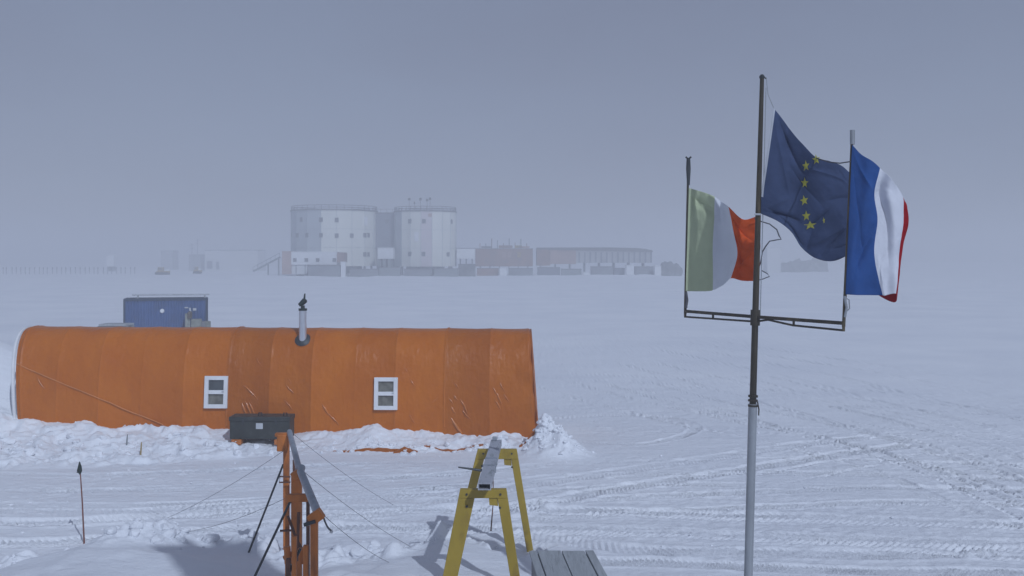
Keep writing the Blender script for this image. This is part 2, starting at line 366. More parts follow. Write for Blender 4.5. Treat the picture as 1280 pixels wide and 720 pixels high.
def base_height(x, y):
    r = x / np.maximum(y, 1)
    z = .80 * sstep(110, 270, y) * sstep(-.75, -.45, r) * (1 - .35 * sstep(.05, .25, r))
    z = z + sstep(330, 650, y) * (-.80 + np.interp(r, [-.6, -.45, -.2, .1, .2, .35, .5, .7], [-.6, -.2, .3, .8, 1.3, 3.2, 4.7, 5.2]) + .6)
    berm = np.clip(fbm(x * .09, y * .09, 4, 7) + .35, 0, 1.2) * sstep(252, 268, y) * (1 - sstep(272, 296, y)) * sstep(-72, -62, x) * (1 - sstep(44, 52, x))
    z = z + .75 * berm
    z = z + .05 * fbm(x * .12, y * .2, 3, 5) * (1 - sstep(200, 400, y))
    z = z + 2.85 * gauss(x, y, -18.2, 33.6, 3.4, 2.3)
    return z
def near_height(x, y):
    """drifts, banks and lumps by the tent and in the foreground"""
    z = np.zeros_like(x)
    ft = 29.25 + .02 * (x + 14)
    bh = np.interp(x, BANK_X, BANK_H)
    reach = np.interp(x, [-16, -9, -6, -3, 1], [2.9, 2.4, 1.2, 1.1, 1.0])
    run = np.clip((ft - y) / reach, -1, 1)
    prof = np.where(run < 0, 1 - .25 * run ** 2, (1 - run) ** 1.3)
    bank = bh * prof * (x > -22) * (1 - sstep(1.4, 2.4, x)) * (1 - sstep(31.5, 34, y))
    m = (1 - sstep(.75, 1.15, np.abs(np.clip((ft - y - reach * .45) / (reach * .8), -3, 3)))) * sstep(-19, -17, x) * (1 - sstep(1.0, 2.0, x))
    la = np.interp(x, [-16, -9, -6, -1.5, 1], [.85, .8, .55, .75, .8])
    nx, ny = x + .35 * fbm(x * 1.3, y * 1.3, 2, 31), y + .35 * fbm(x * 1.3, y * 1.3, 2, 33)
    ridg = 1 - np.abs(fbm(nx * .75, ny * 1.0, 3, 35)) * 2.2
    lump = .32 * np.clip(ridg - .35, 0, 1) * sstep(-.3, .25, fbm(x * .5, y * .5, 2, 37)) + .13 * fbm(nx * 2.2, ny * 2.4, 3, 38) + .09 * np.abs(fbm(x * 4.5, y * 5, 3, 39))
    z += bank + m * la * lump
    pile = .50 * gauss(x, y, 1.02, 28.4, .30, .34) + .32 * gauss(x, y, 1.38, 28.1, .26, .34) + .30 * gauss(x, y, .72, 28.2, .25, .4) + .20 * gauss(x, y, 1.62, 27.8, .26, .4) + .2 * gauss(x, y, 1.1, 27.6, .35, .35)
    z += pile * (1 + .55 * fbm(x * 2.2, y * 2.2, 3, 41)) + sstep(.06, .25, pile) * (.10 * fbm(x * 4.5, y * 4.5, 3, 46) + .04 * np.abs(fbm(x * 9, y * 9, 2, 47)))
    z += .26 * gauss(x, y, -.35, 28.55, .45, .35) * (1 + .4 * fbm(x * 4, y * 4, 2, 43))
    # foreground bank round the camera's platform
    ed = np.interp(x, EDGE_X, EDGE_Y) + .45 * fbm(x * 1.1, y * .6, 3, 51)
    top = np.interp(x, [-12, -8.2, -6.6, -5.8, -4.6, -3.4, -2.2, -1.2, 0, 1, 2], [.03, .03, .38, .44, .30, .24, .22, .32, .26, .08, .0])
    fb = 1 - sstep(-.55, .12, y - ed)
    rim = np.exp(-((y - ed + .25) / .28) ** 2) * (1 - sstep(.4, 1.2, x)) * sstep(-9, -8, x)
    lumps = .32 * np.clip(fbm(x * 1.6, y * 1.6, 3, 53) + .10, 0, 1) + .12 * np.abs(fbm(x * 4, y * 4, 2, 55))
    z += fb * .07 * fbm(x * .9, y * .9, 3, 58) + fb * (.7 * top + np.interp(x, [-13, -9, -6.6, -2.6, -1.5, .6, 1.6], [.12, .15, .21, .19, .05, .02, 0]) * np.clip(ed - y - .35, 0, 2.6)) + rim * lumps * 1.5
    z += .16 * gauss(x, y, -2.9, 18.55, .22, .2) + .14 * gauss(x, y, -2.55, 18.35, .16, .14) + .17 * gauss(x, y, -2.0, 18.25, .26, .16) + (.24 * gauss(x, y, -6.25, 17.6, .32, .28) + .22 * gauss(x, y, -5.95, 18.0, .26, .2) + .15 * gauss(x, y, -6.6, 17.2, .3, .3) + .13 * gauss(x, y, -4.5, 18.1, .2, .14) + .12 * gauss(x, y, -8.3, 17.5, .3, .22)) * (1 + .6 * fbm(x * 4, y * 4, 3, 57))
    return z

def ground_z(x, y):
    X, Y = np.array([float(x)]), np.array([float(y)])
    return float((base_height(X, Y) + near_height(X, Y))[0])

def axis(segs):
    out = [segs[0][0]]
    for a, b, st in segs:
        n = max(1, round((b - a) / st)); out += [a + (b - a) * k / n for k in range(1, n + 1)]
    return out
def grow(start, step, end, g):
    out = []; v = start
    while v < end: step *= g; v += step; out.append(v)
    return out
xs_pos = axis([(0, 10.5, .032), (10.5, 17.5, .055)]); xs_pos += grow(xs_pos[-1], .06, 2600, 1.07)
xs = [-v for v in xs_pos[:0:-1]] + xs_pos
ys = [-v for v in grow(0, .8, 800, 1.25)][::-1] + axis([(0, 12, .4), (12, 16.5, .1), (16.5, 23, .028), (23, 31, .05)])
ys += grow(31, .05, 110, 1.022); ys = ys + axis([(ys[-1], 250, 2.0), (250, 300, 1.5)])[1:]; ys += grow(ys[-1], ys[-1] - ys[-2], 2600, 1.09)
gx, gy = np.meshgrid(np.array(xs), np.array(ys))
nx_, ny_ = len(xs), len(ys)
fx, fy = gx.ravel(), gy.ravel()
hz = base_height(fx, fy)
nr = np.where((fx > -24) & (fx < 24) & (fy > 8) & (fy < 75))[0]
X, Y = fx[nr], fy[nr]
h = near_height(X, Y)
det = np.zeros_like(X)
for pts, w, gauge, per, amp, chev in TRACKS:
    line = [(p.x, p.y) for p in catmull([gnd(*p) for p in pts])]
    offs = [0] if not gauge else [-gauge / 2, gauge / 2]
    for o_ in offs:
        ln = []
        for i, p in enumerate(line):
            a, b = line[max(i - 1, 0)], line[min(i + 1, len(line) - 1)]
            tx, ty = b[0] - a[0], b[1] - a[1]; L_ = math.hypot(tx, ty) or 1
            ln.append((p[0] - ty / L_ * o_, p[1] + tx / L_ * o_))
        belt(det, X, Y, ln, w, per * .72, amp, chev)
edm = sstep(-.3, .2, Y - np.interp(X, EDGE_X, EDGE_Y)) * (1 - np.clip(np.interp(X, [-22, -16, 1.5, 2.5], [1, 1, 1, 0]) * sstep(26.2, 27.2, Y) * (1 - sstep(30, 33, Y)), 0, 1))
rough = .008 * fbm(X * 3.2, Y * 4.5, 3, 61) + .016 * fbm(X * .8, Y * 1.3, 3, 63)
churn = (.020 * fbm(X * 5.5, Y * 5.5, 3, 65) + .012 * np.abs(fbm(X * 3, Y * 3, 2, 66))) * (.3 + .7 * sstep(.38, .6, vnoise(X * .25, Y * .6, 67)))
hz[nr] += h + edm * det * 1.45 + rough * (.2 + .8 * edm) + churn * edm
me = bpy.data.meshes.new('snow_ground')
idx = np.arange(nx_ * ny_).reshape(ny_, nx_)
quads = np.stack([idx[:-1, :-1], idx[:-1, 1:], idx[1:, 1:], idx[1:, :-1]], -1).reshape(-1, 4)
me.vertices.add(len(fx)); me.vertices.foreach_set('co', np.stack([fx, fy, hz], -1).astype(np.float32).ravel())
me.loops.add(quads.size); me.loops.foreach_set('vertex_index', quads.ravel().astype(np.int32))
me.polygons.add(len(quads)); me.polygons.foreach_set('loop_start', (np.arange(len(quads)) * 4).astype(np.int32))
me.polygons.foreach_set('use_smooth', np.ones(len(quads), dtype=bool))
me.update(calc_edges=True); me.materials.append(M['snow'])
g = bpy.data.objects.new('snow_ground', me); C.objects.link(g); g['kind'] = 'structure'
g['label'] = 'wind packed snow plain crossed by vehicle tracks'

def clods(places):
    rc = random.Random(17); bm = bmesh.new()
    for (cx, cy, sx, sy, n, r0, r1) in places:
        for _ in range(n):
            x, y = cx + rc.gauss(0, sx), cy + rc.gauss(0, sy); r = r0 + (r1 - r0) * rc.random() ** 2.2
            z = ground_z(x, y)
            q = bmesh.ops.create_icosphere(bm, subdivisions=1 if r < .07 else 2, radius=1)['verts']
            rot = Matrix.Rotation(rc.random() * 6.3, 3, 'Z') @ Matrix.Rotation(rc.uniform(-.6, .6), 3, 'X')
            sc = Vector((1 + .5 * rc.random(), .8 + .4 * rc.random(), .6 + .35 * rc.random()))
            cut = [(Vector((rc.gauss(0, 1), rc.gauss(0, 1), rc.gauss(0, 1))).normalized(), .45 + .4 * rc.random()) for _ in range(5)]
            for v in q:
                p = v.co.copy()
                for n_, d_ in cut:
                    e = p.dot(n_) - d_
                    if e > 0: p -= n_ * e
                p = Vector((p.x * sc.x, p.y * sc.y, p.z * sc.z)) * r * (1 + rc.uniform(-.08, .08))
                v.co = rot @ p + Vector((x, y, z + r * .18))
    me = bpy.data.meshes.new('snow_clods'); bm.to_mesh(me); bm.free(); me.materials.append(M['snow'])
    o = bpy.data.objects.new('snow_clods', me); C.objects.link(o); o['kind'] = 'stuff'
    o['label'] = 'broken clods of shovelled snow lying along the banks'
clods([(1.15, 28.2, .25, .28, 55, .015, .085), (1.35, 27.9, .45, .4, 60, .015, .08), (.8, 28.0, .3, .3, 25, .02, .09), (-.35, 28.5, .4, .22, 25, .02, .09), (-3.0, 28.4, 1.6, .3, 90, .02, .12),
       (-10.5, 28.0, 2.6, .6, 110, .02, .13), (-13.6, 27.6, 1.2, .7, 60, .03, .17), (-6.2, 17.7, .5, .25, 40, .03, .14), (-2.6, 18.3, .55, .12, 45, .02, .12), (-5.2, 18.25, .9, .12, 50, .02, .10),
       (-1.4, 18.6, .5, .2, 25, .02, .07), (-8.6, 17.3, .35, .2, 22, .02, .13), (-3.9, 17.9, .3, .15, 20, .02, .1), (-7.4, 18.4, .5, .12, 25, .02, .08), (6, 24, 5, 4, 60, .015, .04), (-7, 23, 4, 2.5, 50, .015, .05), (.5, 21, 2.5, 1.5, 40, .012, .035)])

# ------------------------------------------------------------------ orange tent
RIDGE_L, RIDGE_R = Vector((-14.40, 31.3, 0)), Vector((.57, 30.9, 0))
ax_u = (RIDGE_R - RIDGE_L); TL = ax_u.length; ax_u.normalize()
ax_n = Vector((ax_u.y, -ax_u.x, 0))                 # towards the camera
TA, TN = 1.40, 2.9
def tent_pt(s, ang, bulge=0.0):
    """s along ridge (m), ang 0 = camera-side foot, pi/2 ridge, pi far foot"""
    ca, sa = math.cos(ang), math.sin(ang)
    H = 3.20 - .045 * s / TL
    a = (TA + bulge) * math.copysign(abs(ca) ** (2 / TN), ca)
    z = (H + bulge) * abs(sa) ** (2 / TN)
    lean = 0.0
    if s < 1.3: lean = .26 * (1 - z / H) * (1 - s / 1.3)
    if s > TL - 1.3: lean = .22 * (1 - z / H) * (1 - (TL - s) / 1.3)
    return RIDGE_L + ax_u * (s + lean) + ax_n * a + Vector((0, 0, z))
def tent_at_px(px, py):
    """surface point and outward normal of the camera side seen at a photo pixel"""
    best = None
    for i in range(240):
        a = math.pi * .5 * i / 240
        for_s = None
        lo, hi = 0.0, TL
        for _ in range(30):
            mid = (lo + hi) / 2; p = tent_pt(mid, a)
            if CX + p.x * F / p.y < px: lo = mid
            else: hi = mid
        p = tent_pt(lo, a); e = abs(HY + (EYE - p.z) * F / p.y - py)
        if best is None or e < best[0]: best = (e, lo, a)
    _, s, a = best
    p = tent_pt(s, a); q = tent_pt(s, a + .02) - tent_pt(s, a - .02)
    n = q.cross(ax_u).normalized()
    if n.dot(ax_n) < 0: n = -n
    return p, n, q.normalized(), s, a
PI_ = math.pi
tent = thing('orange_tent', 'long orange tarpaulin barrel tent half buried in snow with two small windows', 'tent', RIDGE_L + ax_u * TL / 2)
RIBS_PX = [30, 48, 97, 148, 199, 250, 303, 353, 403, 455, 503, 562, 615, 660]
ribs = []
for p in RIBS_PX:
    ribs.append((p - 42) / (664 - 42) * TL)
NS, NA = 900, 96
bmt = bmesh.new(); lay = bmt.verts.layers.float.new('bay')
rnd = random.Random(5); bayv = [rnd.random() for _ in range(20)]
grid = []
for i in range(NS + 1):
    s = TL * i / NS; row = []
    k = 0
    while k < len(ribs) - 1 and s > ribs[k + 1]: k += 1
    a0, a1 = (ribs[k], ribs[k + 1]) if k < len(ribs) - 1 else (ribs[-1], TL)
    f = min(1, max(0, (s - a0) / max(.01, a1 - a0)))
    for j in range(NA + 1):
        ang = math.pi * j / NA
        sag = -.030 * math.sin(math.pi * f) * (1 - .55 * math.sin(ang) ** 6)
        near_rib = min(abs(s - r_) for r_ in ribs)
        st = .5 if True else 0
        strong = min(abs(s - ribs[6]), abs(s - ribs[11]), abs(s - ribs[1]))
        sag += .007 * math.exp(-(near_rib / .035) ** 2) + .014 * math.exp(-(strong / .03) ** 2)
        p = tent_pt(s, ang)
        if j <= NA // 2: sag += .03 * (vnoise(np.array([s * 1.1]), np.array([p.z * .9]), 71)[0] - .5)
        if s > TL - .5: sag += .05 * math.sin(p.z * 7) * (s - TL + .5) / .5
        v = bmt.verts.new(tent_pt(s, ang, sag)); v[lay] = bayv[k % 20]
        row.append(v)
    grid.append(row)
for i in range(NS):
    for j in range(NA):
        bmt.faces.new((grid[i][j], grid[i + 1][j], grid[i + 1][j + 1], grid[i][j + 1]))
shell = MB(); shell.bm.free(); shell.bm = bmt
rnd = random.Random(8)                              # tension folds pulled into the sheet beside the laced seams
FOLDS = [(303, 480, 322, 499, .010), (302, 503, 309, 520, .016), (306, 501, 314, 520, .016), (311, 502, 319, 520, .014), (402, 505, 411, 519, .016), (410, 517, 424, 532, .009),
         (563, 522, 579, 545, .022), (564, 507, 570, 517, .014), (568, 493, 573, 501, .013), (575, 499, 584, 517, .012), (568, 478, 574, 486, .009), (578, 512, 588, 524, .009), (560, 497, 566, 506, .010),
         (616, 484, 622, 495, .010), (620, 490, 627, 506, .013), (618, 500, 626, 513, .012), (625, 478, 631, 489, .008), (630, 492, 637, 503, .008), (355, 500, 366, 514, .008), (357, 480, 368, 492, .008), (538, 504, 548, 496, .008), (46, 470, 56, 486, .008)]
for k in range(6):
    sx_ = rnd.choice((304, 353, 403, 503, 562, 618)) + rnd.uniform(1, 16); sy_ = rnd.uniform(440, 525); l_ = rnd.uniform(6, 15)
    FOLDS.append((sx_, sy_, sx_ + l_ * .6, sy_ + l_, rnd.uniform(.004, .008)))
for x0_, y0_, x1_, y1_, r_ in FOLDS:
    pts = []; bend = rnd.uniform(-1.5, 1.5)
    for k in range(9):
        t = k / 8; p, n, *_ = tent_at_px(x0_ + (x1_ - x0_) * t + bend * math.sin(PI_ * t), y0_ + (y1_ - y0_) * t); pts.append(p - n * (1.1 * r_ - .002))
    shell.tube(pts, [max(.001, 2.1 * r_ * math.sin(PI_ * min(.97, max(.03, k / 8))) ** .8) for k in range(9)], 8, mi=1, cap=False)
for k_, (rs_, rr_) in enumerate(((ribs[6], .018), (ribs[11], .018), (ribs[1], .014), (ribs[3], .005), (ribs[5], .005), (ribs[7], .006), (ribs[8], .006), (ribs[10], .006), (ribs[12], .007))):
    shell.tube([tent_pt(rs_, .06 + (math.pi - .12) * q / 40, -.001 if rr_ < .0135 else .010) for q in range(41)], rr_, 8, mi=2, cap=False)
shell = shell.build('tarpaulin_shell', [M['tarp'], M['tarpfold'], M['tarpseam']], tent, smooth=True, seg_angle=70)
for which, s_end, sgn in ((0, .02, -1), (1, TL - .02, 1)):
    e = MB(); rings = []
    for q in range(7):
        t = q / 6; row = []
        for j in range(33):
            p0 = tent_pt(s_end, math.pi * j / 32)
            c = RIDGE_L + ax_u * s_end + Vector((0, 0, 1.2))
            p = p0.lerp(c, t); p = p + ax_u * sgn * (.10 * math.sin(t * math.pi / 2))
            row.append(e.bm.verts.new(p))
        rings.append(row)
    for q in range(6):
        for j in range(32): e.bm.faces.new((rings[q][j], rings[q][j + 1], rings[q + 1][j + 1], rings[q + 1][j]))
    e.build('end_wall', M['whitecloth'] if which == 0 else M['tarp'], tent, smooth=True)
def tent_window(px, py, w, hgt, upper, lower):
    p, n, upv, s, a = tent_at_px(px, py)
    right = ax_u.copy(); up = right.cross(n).normalized()
    if up.z < 0: up = -up
    rot = Matrix((right, up, n)).transposed().to_4x4(); T = Matrix.Translation(p + n * .02) @ rot
    def bx(mb, x0, x1, y0, y1, z0, z1, bev=0):
        n0 = set(mb.bm.verts); mb.box((x0, y0, z0), (x1, y1, z1), bev=bev)
        bmesh.ops.transform(mb.bm, matrix=T, verts=[v for v in mb.bm.verts if v not in n0])
    fr = MB(); t = .115
    bx(fr, -w / 2, -w / 2 + t, -hgt / 2, hgt / 2, -.12, .05, .008); bx(fr, w / 2 - t, w / 2, -hgt / 2, hgt / 2, -.12, .05, .008)
    bx(fr, -w / 2 + t, w / 2 - t, hgt / 2 - t, hgt / 2, -.12, .047, .006); bx(fr, -w / 2 + t, w / 2 - t, -hgt / 2, -hgt / 2 + t, -.12, .047, .006)
    bx(fr, -w / 2 + t, w / 2 - t, -.055, .055, -.12, .047, .006)
    f = fr.build('window_frame', M['whiteframe'], tent)
    p1 = MB(); bx(p1, -w / 2 + t, w / 2 - t, .055, hgt / 2 - t, -.04, -.02); p1.build('pane', M[upper], f)
    p2 = MB(); bx(p2, -w / 2 + t, w / 2 - t, -hgt / 2 + t, -.055, -.04, -.02); p2.build('pane', M[lower], f)
    fl = MB(); bx(fl, w / 2 - .16, w / 2 - .1, .0, .035, .048, .07); fl.build('latch', M['label'], f)
tent_window(270.5, 490.5, .67, .92, 'glass', 'paneblind')
tent_window(482.5, 492, .67, .92, 'paneblind', 'paneblind')
# guy rope slung over the left of the shell
a_, b_ = (20, 455), (204, 531); pts = []
for k in range(15):
    t = k / 14; p, n, *_ = tent_at_px(max(26, a_[0] + (b_[0] - a_[0]) * t), a_[1] + (b_[1] - a_[1]) * t); pts.append(p + n * .012)
pts[0] = pts[0] + Vector((-.12, 0, .02))
MB().tube(pts, .013, 6).build('guy_rope', M['ropeorange'], tent, smooth=True)
MB().tube([tent_pt(-.10, .05 + (PI_ - .1) * k / 30, -.03) for k in range(31)], .05, 8).build('end_trim', M['whitecloth'], tent, smooth=True)
# loose skirt showing through the snow at the foot
sk = MB(); rng = random.Random(3)
def skirt(x0, x1, y, hh, zo):
    n = int((x1 - x0) / .12); prev = None
    for i in range(n + 1):
        x = x0 + (x1 - x0) * i / n; yy = y + .05 * math.sin(i * .9)
        z = max(ground_z(x, yy - .06), ground_z(x, yy), ground_z(x, yy - .14)) + zo
        t = hh * (.65 + .5 * rng.random()) * min(1, 2.5 * min(i, n - i) / n + .15)
        ring = [sk.bm.verts.new((x, yy - .06, z - .12)), sk.bm.verts.new((x, yy - .10, z + t * .6)), sk.bm.verts.new((x, yy + .01, z + t)), sk.bm.verts.new((x, yy + .10, z - .1))]
        if prev:
            for q in range(4): sk.bm.faces.new((prev[q], prev[(q + 1) % 4], ring[(q + 1) % 4], ring[q]))
        prev = ring
for a_ in ((-4.85, -2.55, 28.25, .06, .0), (-3.2, -2.62, 28.1, .13, .0), (-2.4, -.75, 28.5, .025, 0), (.2, .62, 28.3, .04, 0)):
    sk = MB(); skirt(*a_); sk.build('ground_skirt', M['tarp'], tent, smooth=True)
# chimney
p, n, *_ = tent_at_px(378.5, 424)
ch = MB(); ztop = EYE - (387 - HY) * p.y / F
ch.tube([(p.x, p.y, p.z - .15), (p.x, p.y, p.z + .35), (p.x, p.y, p.z + .352), (p.x, p.y, ztop)], [.115, .115, .108, .108], 20)
ch = ch.build('chimney', M['steel'], tent, smooth=True)
c1 = MB(); c1.tube([(p.x, p.y, ztop - .03), (p.x, p.y, ztop + .035)], .122, 20); c1.tube([(p.x, p.y, ztop + .03), (p.x, p.y, ztop + .12)], .06, 12)
c1.build('collar', M['cowl'], ch, smooth=True)
c2 = MB(); zt = ztop + .10
c2.tube([(p.x - .10, p.y - .04, zt + .03), (p.x - .02, p.y, zt + .09), (p.x + .06, p.y + .02, zt + .17), (p.x + .075, p.y + .02, zt + .2)], [.05, .075, .085, .04], 12)
c2.prism([(p.x + .0, p.y + .012, zt + .12), (p.x + .07, p.y + .012, zt + .13), (p.x + .075, p.y + .012, zt + .37), (p.x + .035, p.y + .012, zt + .36)], (0, .012, 0))
c2.build('rotating_cowl', M['cowl'], ch, smooth=True)
c3 = MB(); c3.tube([p - n * .02, p + n * .05], [.24, .15], 18); c3.build('flashing', M['darkmetal'], ch, smooth=True)
# flap of tarpaulin strapped to the left of the chimney over the ridge
# ------------------------------------------------------------------ dark chest in front of the tent
D = 28.5
cb = at(324.5, 550, D); w = 75 * D / F; hh = 28 * D / F
zb = max(cb.z, ground_z(cb.x, D) - .02)
chest = thing('storage_chest', 'low dark chest with a grey label standing on snow in front of the orange tent', 'chest', (cb.x, D + .3, cb.z))
x0, x1, y0, y1, z0 = cb.x - w / 2, cb.x + w / 2, D, D + .62, cb.z + .02
MB().box((x0, y0, z0), (x1, y1, z0 + hh * .80), bev=.015).build('body', M['chest'], chest)
MB().box((x0 - .02, y0 - .02, z0 + hh * .80 + .004), (x1 + .02, y1 + .02, z0 + hh), bev=.015).build('lid', M['chest'], chest)
MB().box((cb.x - .1, y0 - .012, z0 + hh * .46), (cb.x + .09, y0 - .001, z0 + hh * .72), bev=.003).build('label_plate', M['label'], chest)
for dx in (-.03, .66):
    q = MB(); q.tube([(cb.x + dx - .05, y0 + .2, z0 + hh - .01), (cb.x + dx - .04, y0 + .2, z0 + hh + .08), (cb.x + dx + .04, y0 + .2, z0 + hh + .08), (cb.x + dx + .05, y0 + .2, z0 + hh - .01)], .018, 8)
    q.build('handle', M['black'], chest, smooth=True)
for dx in (-.62, .55):
    MB().box((cb.x + dx - .14, y0 - .06, z0 - .14), (cb.x + dx + .12, y1 - .1, z0 - .003), bev=.01).build('skid', M['rust'], chest)
for dx in (-.45, .45):
    MB().box((cb.x + dx - .03, y0 - .024, z0 + hh * .66), (cb.x + dx + .03, y0 - .003, z0 + hh * .9), bev=.004).build('latch', M['darkmetal'], chest)

# ------------------------------------------------------------------ blue shipping container and the gear round it
D = 75.0
cl, cr, ct = at(155, 373, D), at(259.5, 373, D), at(0, 373, D).z
cl.x = cr.x - 5.72
zg = ground_z((cl.x + cr.x) / 2, D)
zlow = min(zg, ct - 2.55)
con = thing('shipping_container', 'blue corrugated shipping container out on the snow behind the orange tent', 'container', ((cl.x + cr.x) / 2, D + 1.2, zlow))
body = MB(); x = cl.x + .12; prof = []
while x < cr.x - .12:
    for dx, dy in ((0, .05), (.07, .05), (.11, .09), (.18, .09), (.22, .05)):
        if x + dx < cr.x - .1: prof.append((x + dx, D + dy))
    x += .225
prof = [(cl.x + .1, D + .05)] + prof + [(cr.x - .1, D + .05)]
poly = [(a, b, zlow + .12) for a, b in prof] + [(cr.x - .1, D + 2.38, zlow + .12), (cl.x + .1, D + 2.38, zlow + .12)]
body.prism(poly, (0, 0, ct - zlow - .2)); body.build('corrugated_body', M['bluebox'], con)
fr = MB()
for xx in (cl.x, cr.x - .14):
    for yy in (D, D + 2.3): fr.box((xx, yy, zlow), (xx + .14, yy + .14, ct))
for yy in (D, D + 2.32):
    fr.box((cl.x + .14, yy + .003, ct - .13), (cr.x - .14, yy + .12, ct - .003)); fr.box((cl.x + .14, yy + .003, zlow + .003), (cr.x - .14, yy + .12, zlow + .14))
fr.build('frame', M['bluedark'], con)
MB().box((cl.x + .05, D + .05, ct + .001), (cr.x - .05, D + 2.4, ct + .03)).build('roof', M['bluedark'], con)
v = at(205.5, 388, D); MB().tube([(v.x, D + .05, v.z), (v.x, D - .06, v.z)], [.16, .13], 16).build('vent', M['white'], con, smooth=True)
for a, b, c, d in ((232, 236.5, 383.5, 385), (237.5, 239.5, 384.5, 388), (238.5, 240, 388, 391.5), (242, 246, 385, 388)):
    p0, p1 = at(a, d, D), at(b, c, D); MB().box((p0.x, D + .015, p0.z), (p1.x, D + .045, p1.z)).build('painted_mark', M['label'], con)
pl = MB(); z = ct + .28
pl.tube([(cl.x + .55, D + .4, z + .02), (cr.x + .12, D + .3, z)], .05, 8)
mast = tag(pl.build('roof_pole', M['galv'], None, smooth=True, loc=((cl.x + cr.x) / 2, D + .35, ct)), 'long grey pole lying along brackets above the blue container roof', 'pole')
for xx in (cl.x + .9, cr.x - .25): MB().box((xx, D + .28, ct + .032), (xx + .1, D + .46, z - .05)).build('bracket', M['galv'], con)
gear = thing('gear_pile', 'pile of grey and brown crates and bundles stacked against the blue container', 'equipment', (at(236, 405, 73.6).x, 73.7, zlow))
rr = random.Random(12)
for (a, b, t, bt, m_) in ((225, 232, 392, 407, 'gear'), (228.5, 234, 389.5, 398, 'geardark'), (232, 246, 399, 408, 'gear'), (244, 252, 402, 408, 'heap'), (250, 256, 402, 408, 'gear')):
    p0, p1 = at(a, bt, 73.6), at(b, t, 73.6)
    dd = .5 + .4 * rr.random()
    zbot = zlow if bt > 400 else p0.z
    MB().box((p0.x + .02, 73.3 + rr.random() * .3, zbot), (p1.x - .02, 73.9 + dd, p1.z), Matrix.Rotation(rr.uniform(-.12, .12), 3, 'Z'), bev=.06).build('crate', M[m_], gear)
PIV = Vector((cr.x, D, 0)); RA = math.radians(15.5)       # the box stands a little askew, its right end wall turned out of sight
for o in (con, mast, gear):
    d_ = o.location - PIV; o.location = PIV + Matrix.Rotation(RA, 3, 'Z') @ d_; o.rotation_euler.z = RA
sl = thing('cargo_sledge', 'flat grey cargo sledge lying on snow left of the blue container', 'sledge', (at(138, 408, 70).x, 70.5, ground_z(at(138, 408, 70).x, 70)))
p0, p1 = at(123, 408, 70), at(157, 405.2, 70)
MB().box((p0.x, 70, p0.z + .02), (p1.x, 71.6, p1.z), bev=.02).build('deck', M['plank'], sl)
for yy in (70.15, 71.3): MB().bar((p0.x - .1, yy, p0.z - .1), (p1.x + .1, yy, p0.z - .1), .1, .22).build('runner', M['stilt'], sl)

# ------------------------------------------------------------------ flag mast
DC = 12.05
def on_pole(py):
    z = EYE - (py - HY) * DC / F; px = 935 + (720 - py) * (952.5 - 935) / (720 - 98)
    return Vector(((px - CX) * DC / F, DC, z))
top, joint = on_pole(98), on_pole(505)
base = on_pole(720); base = joint + (base - joint) * (joint.z / (joint.z - base.z))
fp = thing('flag_mast', 'tall dark flag mast set in a grey pipe, with cross arm and side poles', 'flagpole', (base.x, base.y, ground_z(base.x, base.y)))
MB().tube([base - Vector((0, 0, .3)), joint], .050, 18).build('lower_pipe', M['galv'], fp, smooth=True)
MB().tube([joint - (joint - base) * .05, joint.lerp(top, .33), top], [.040, .037, .024], 16).build('upper_pole', M['bronze'], fp, smooth=True)
c = MB(); dv = (top - joint).normalized()
for k in (-.03, .03, .08): c.tube([joint + dv * k, joint + dv * (k + .022)], .057, 16)
c.tube([joint + dv * .04 + Vector((.05, 0, 0)), joint + Vector((.066, -.02, -.06)), joint + Vector((.062, -.02, -.13))], .008, 6)
c.build('clamp', M['bronze'], fp, smooth=True)
c = MB(); c.tube([top, top + Vector((0, 0, .02)), top + Vector((0, 0, .045))], [.03, .034, .015], 12); c.tube([top + Vector((0, 0, .02)), top + Vector((.05, 0, .0))], .008, 6); c.build('finial', M['darkmetal'], fp, smooth=True)
A_L, A_R = at(856.5, 389, 13.2), at(1054.5, 404, 10.9)
hub = on_pole(396)
c = MB(); c.tube([hub - dv * .10, hub + dv * .08], .056, 16); c.build('hub', M['bronze'], fp, smooth=True)
low_L, low_R = at(856.5, 396, 13.2), at(1054.5, 413, 10.9)
lowh = on_pole(402)
for a, b, la, lb, kink in ((hub, A_L, lowh, low_L, 0), (hub, A_R, lowh, low_R, 1)):
    MB().tube([a, b], .020, 10).build('arm', M['bronze'], fp, smooth=True)
    kk = la.lerp(lb, .16)
    MB().tube([la, kk + Vector((0, 0, .035 if kink else .0)), la.lerp(lb, .45), lb], .012, 8).build('arm_brace', M['bronze'], fp, smooth=True)
    q = .58 if not kink else .46
    MB().tube([a.lerp(b, q), la.lerp(lb, q)], .014, 8).build('spacer', M['bronze'], fp, smooth=True)
    MB().tube([b + Vector((0, 0, .02)), lb - Vector((0, 0, .01))], .016, 8).build('spacer', M['bronze'], fp, smooth=True)
SL_T, SR_T = at(860.5, 199, 13.2), at(1065.5, 165, 10.9)
for b, t in ((A_L, SL_T), (A_R, SR_T)):
    MB().tube([b - Vector((0, 0, .04)), t], [.018, .014], 10).build('side_pole', M['bronze'], fp, smooth=True)
c = MB(); c.tube([SR_T - Vector((0, 0, .13)), SR_T + Vector((0, 0, .02))], .026, 12); c.build('pole_cap', M['galv'], fp, smooth=True)
c = MB(); c.tube([SL_T - Vector((0, 0, .33)), SL_T - Vector((.0, 0, .12)), SL_T + Vector((0, 0, .0))], [.018, .03, .024], 10); c.tube([SL_T, SL_T + Vector((-.035, 0, .03))], .012, 6); c.tube([SL_T, SL_T + Vector((.035, 0, .03))], .012, 6); c.build('pole_cap', M['darkmetal'], fp, smooth=True)
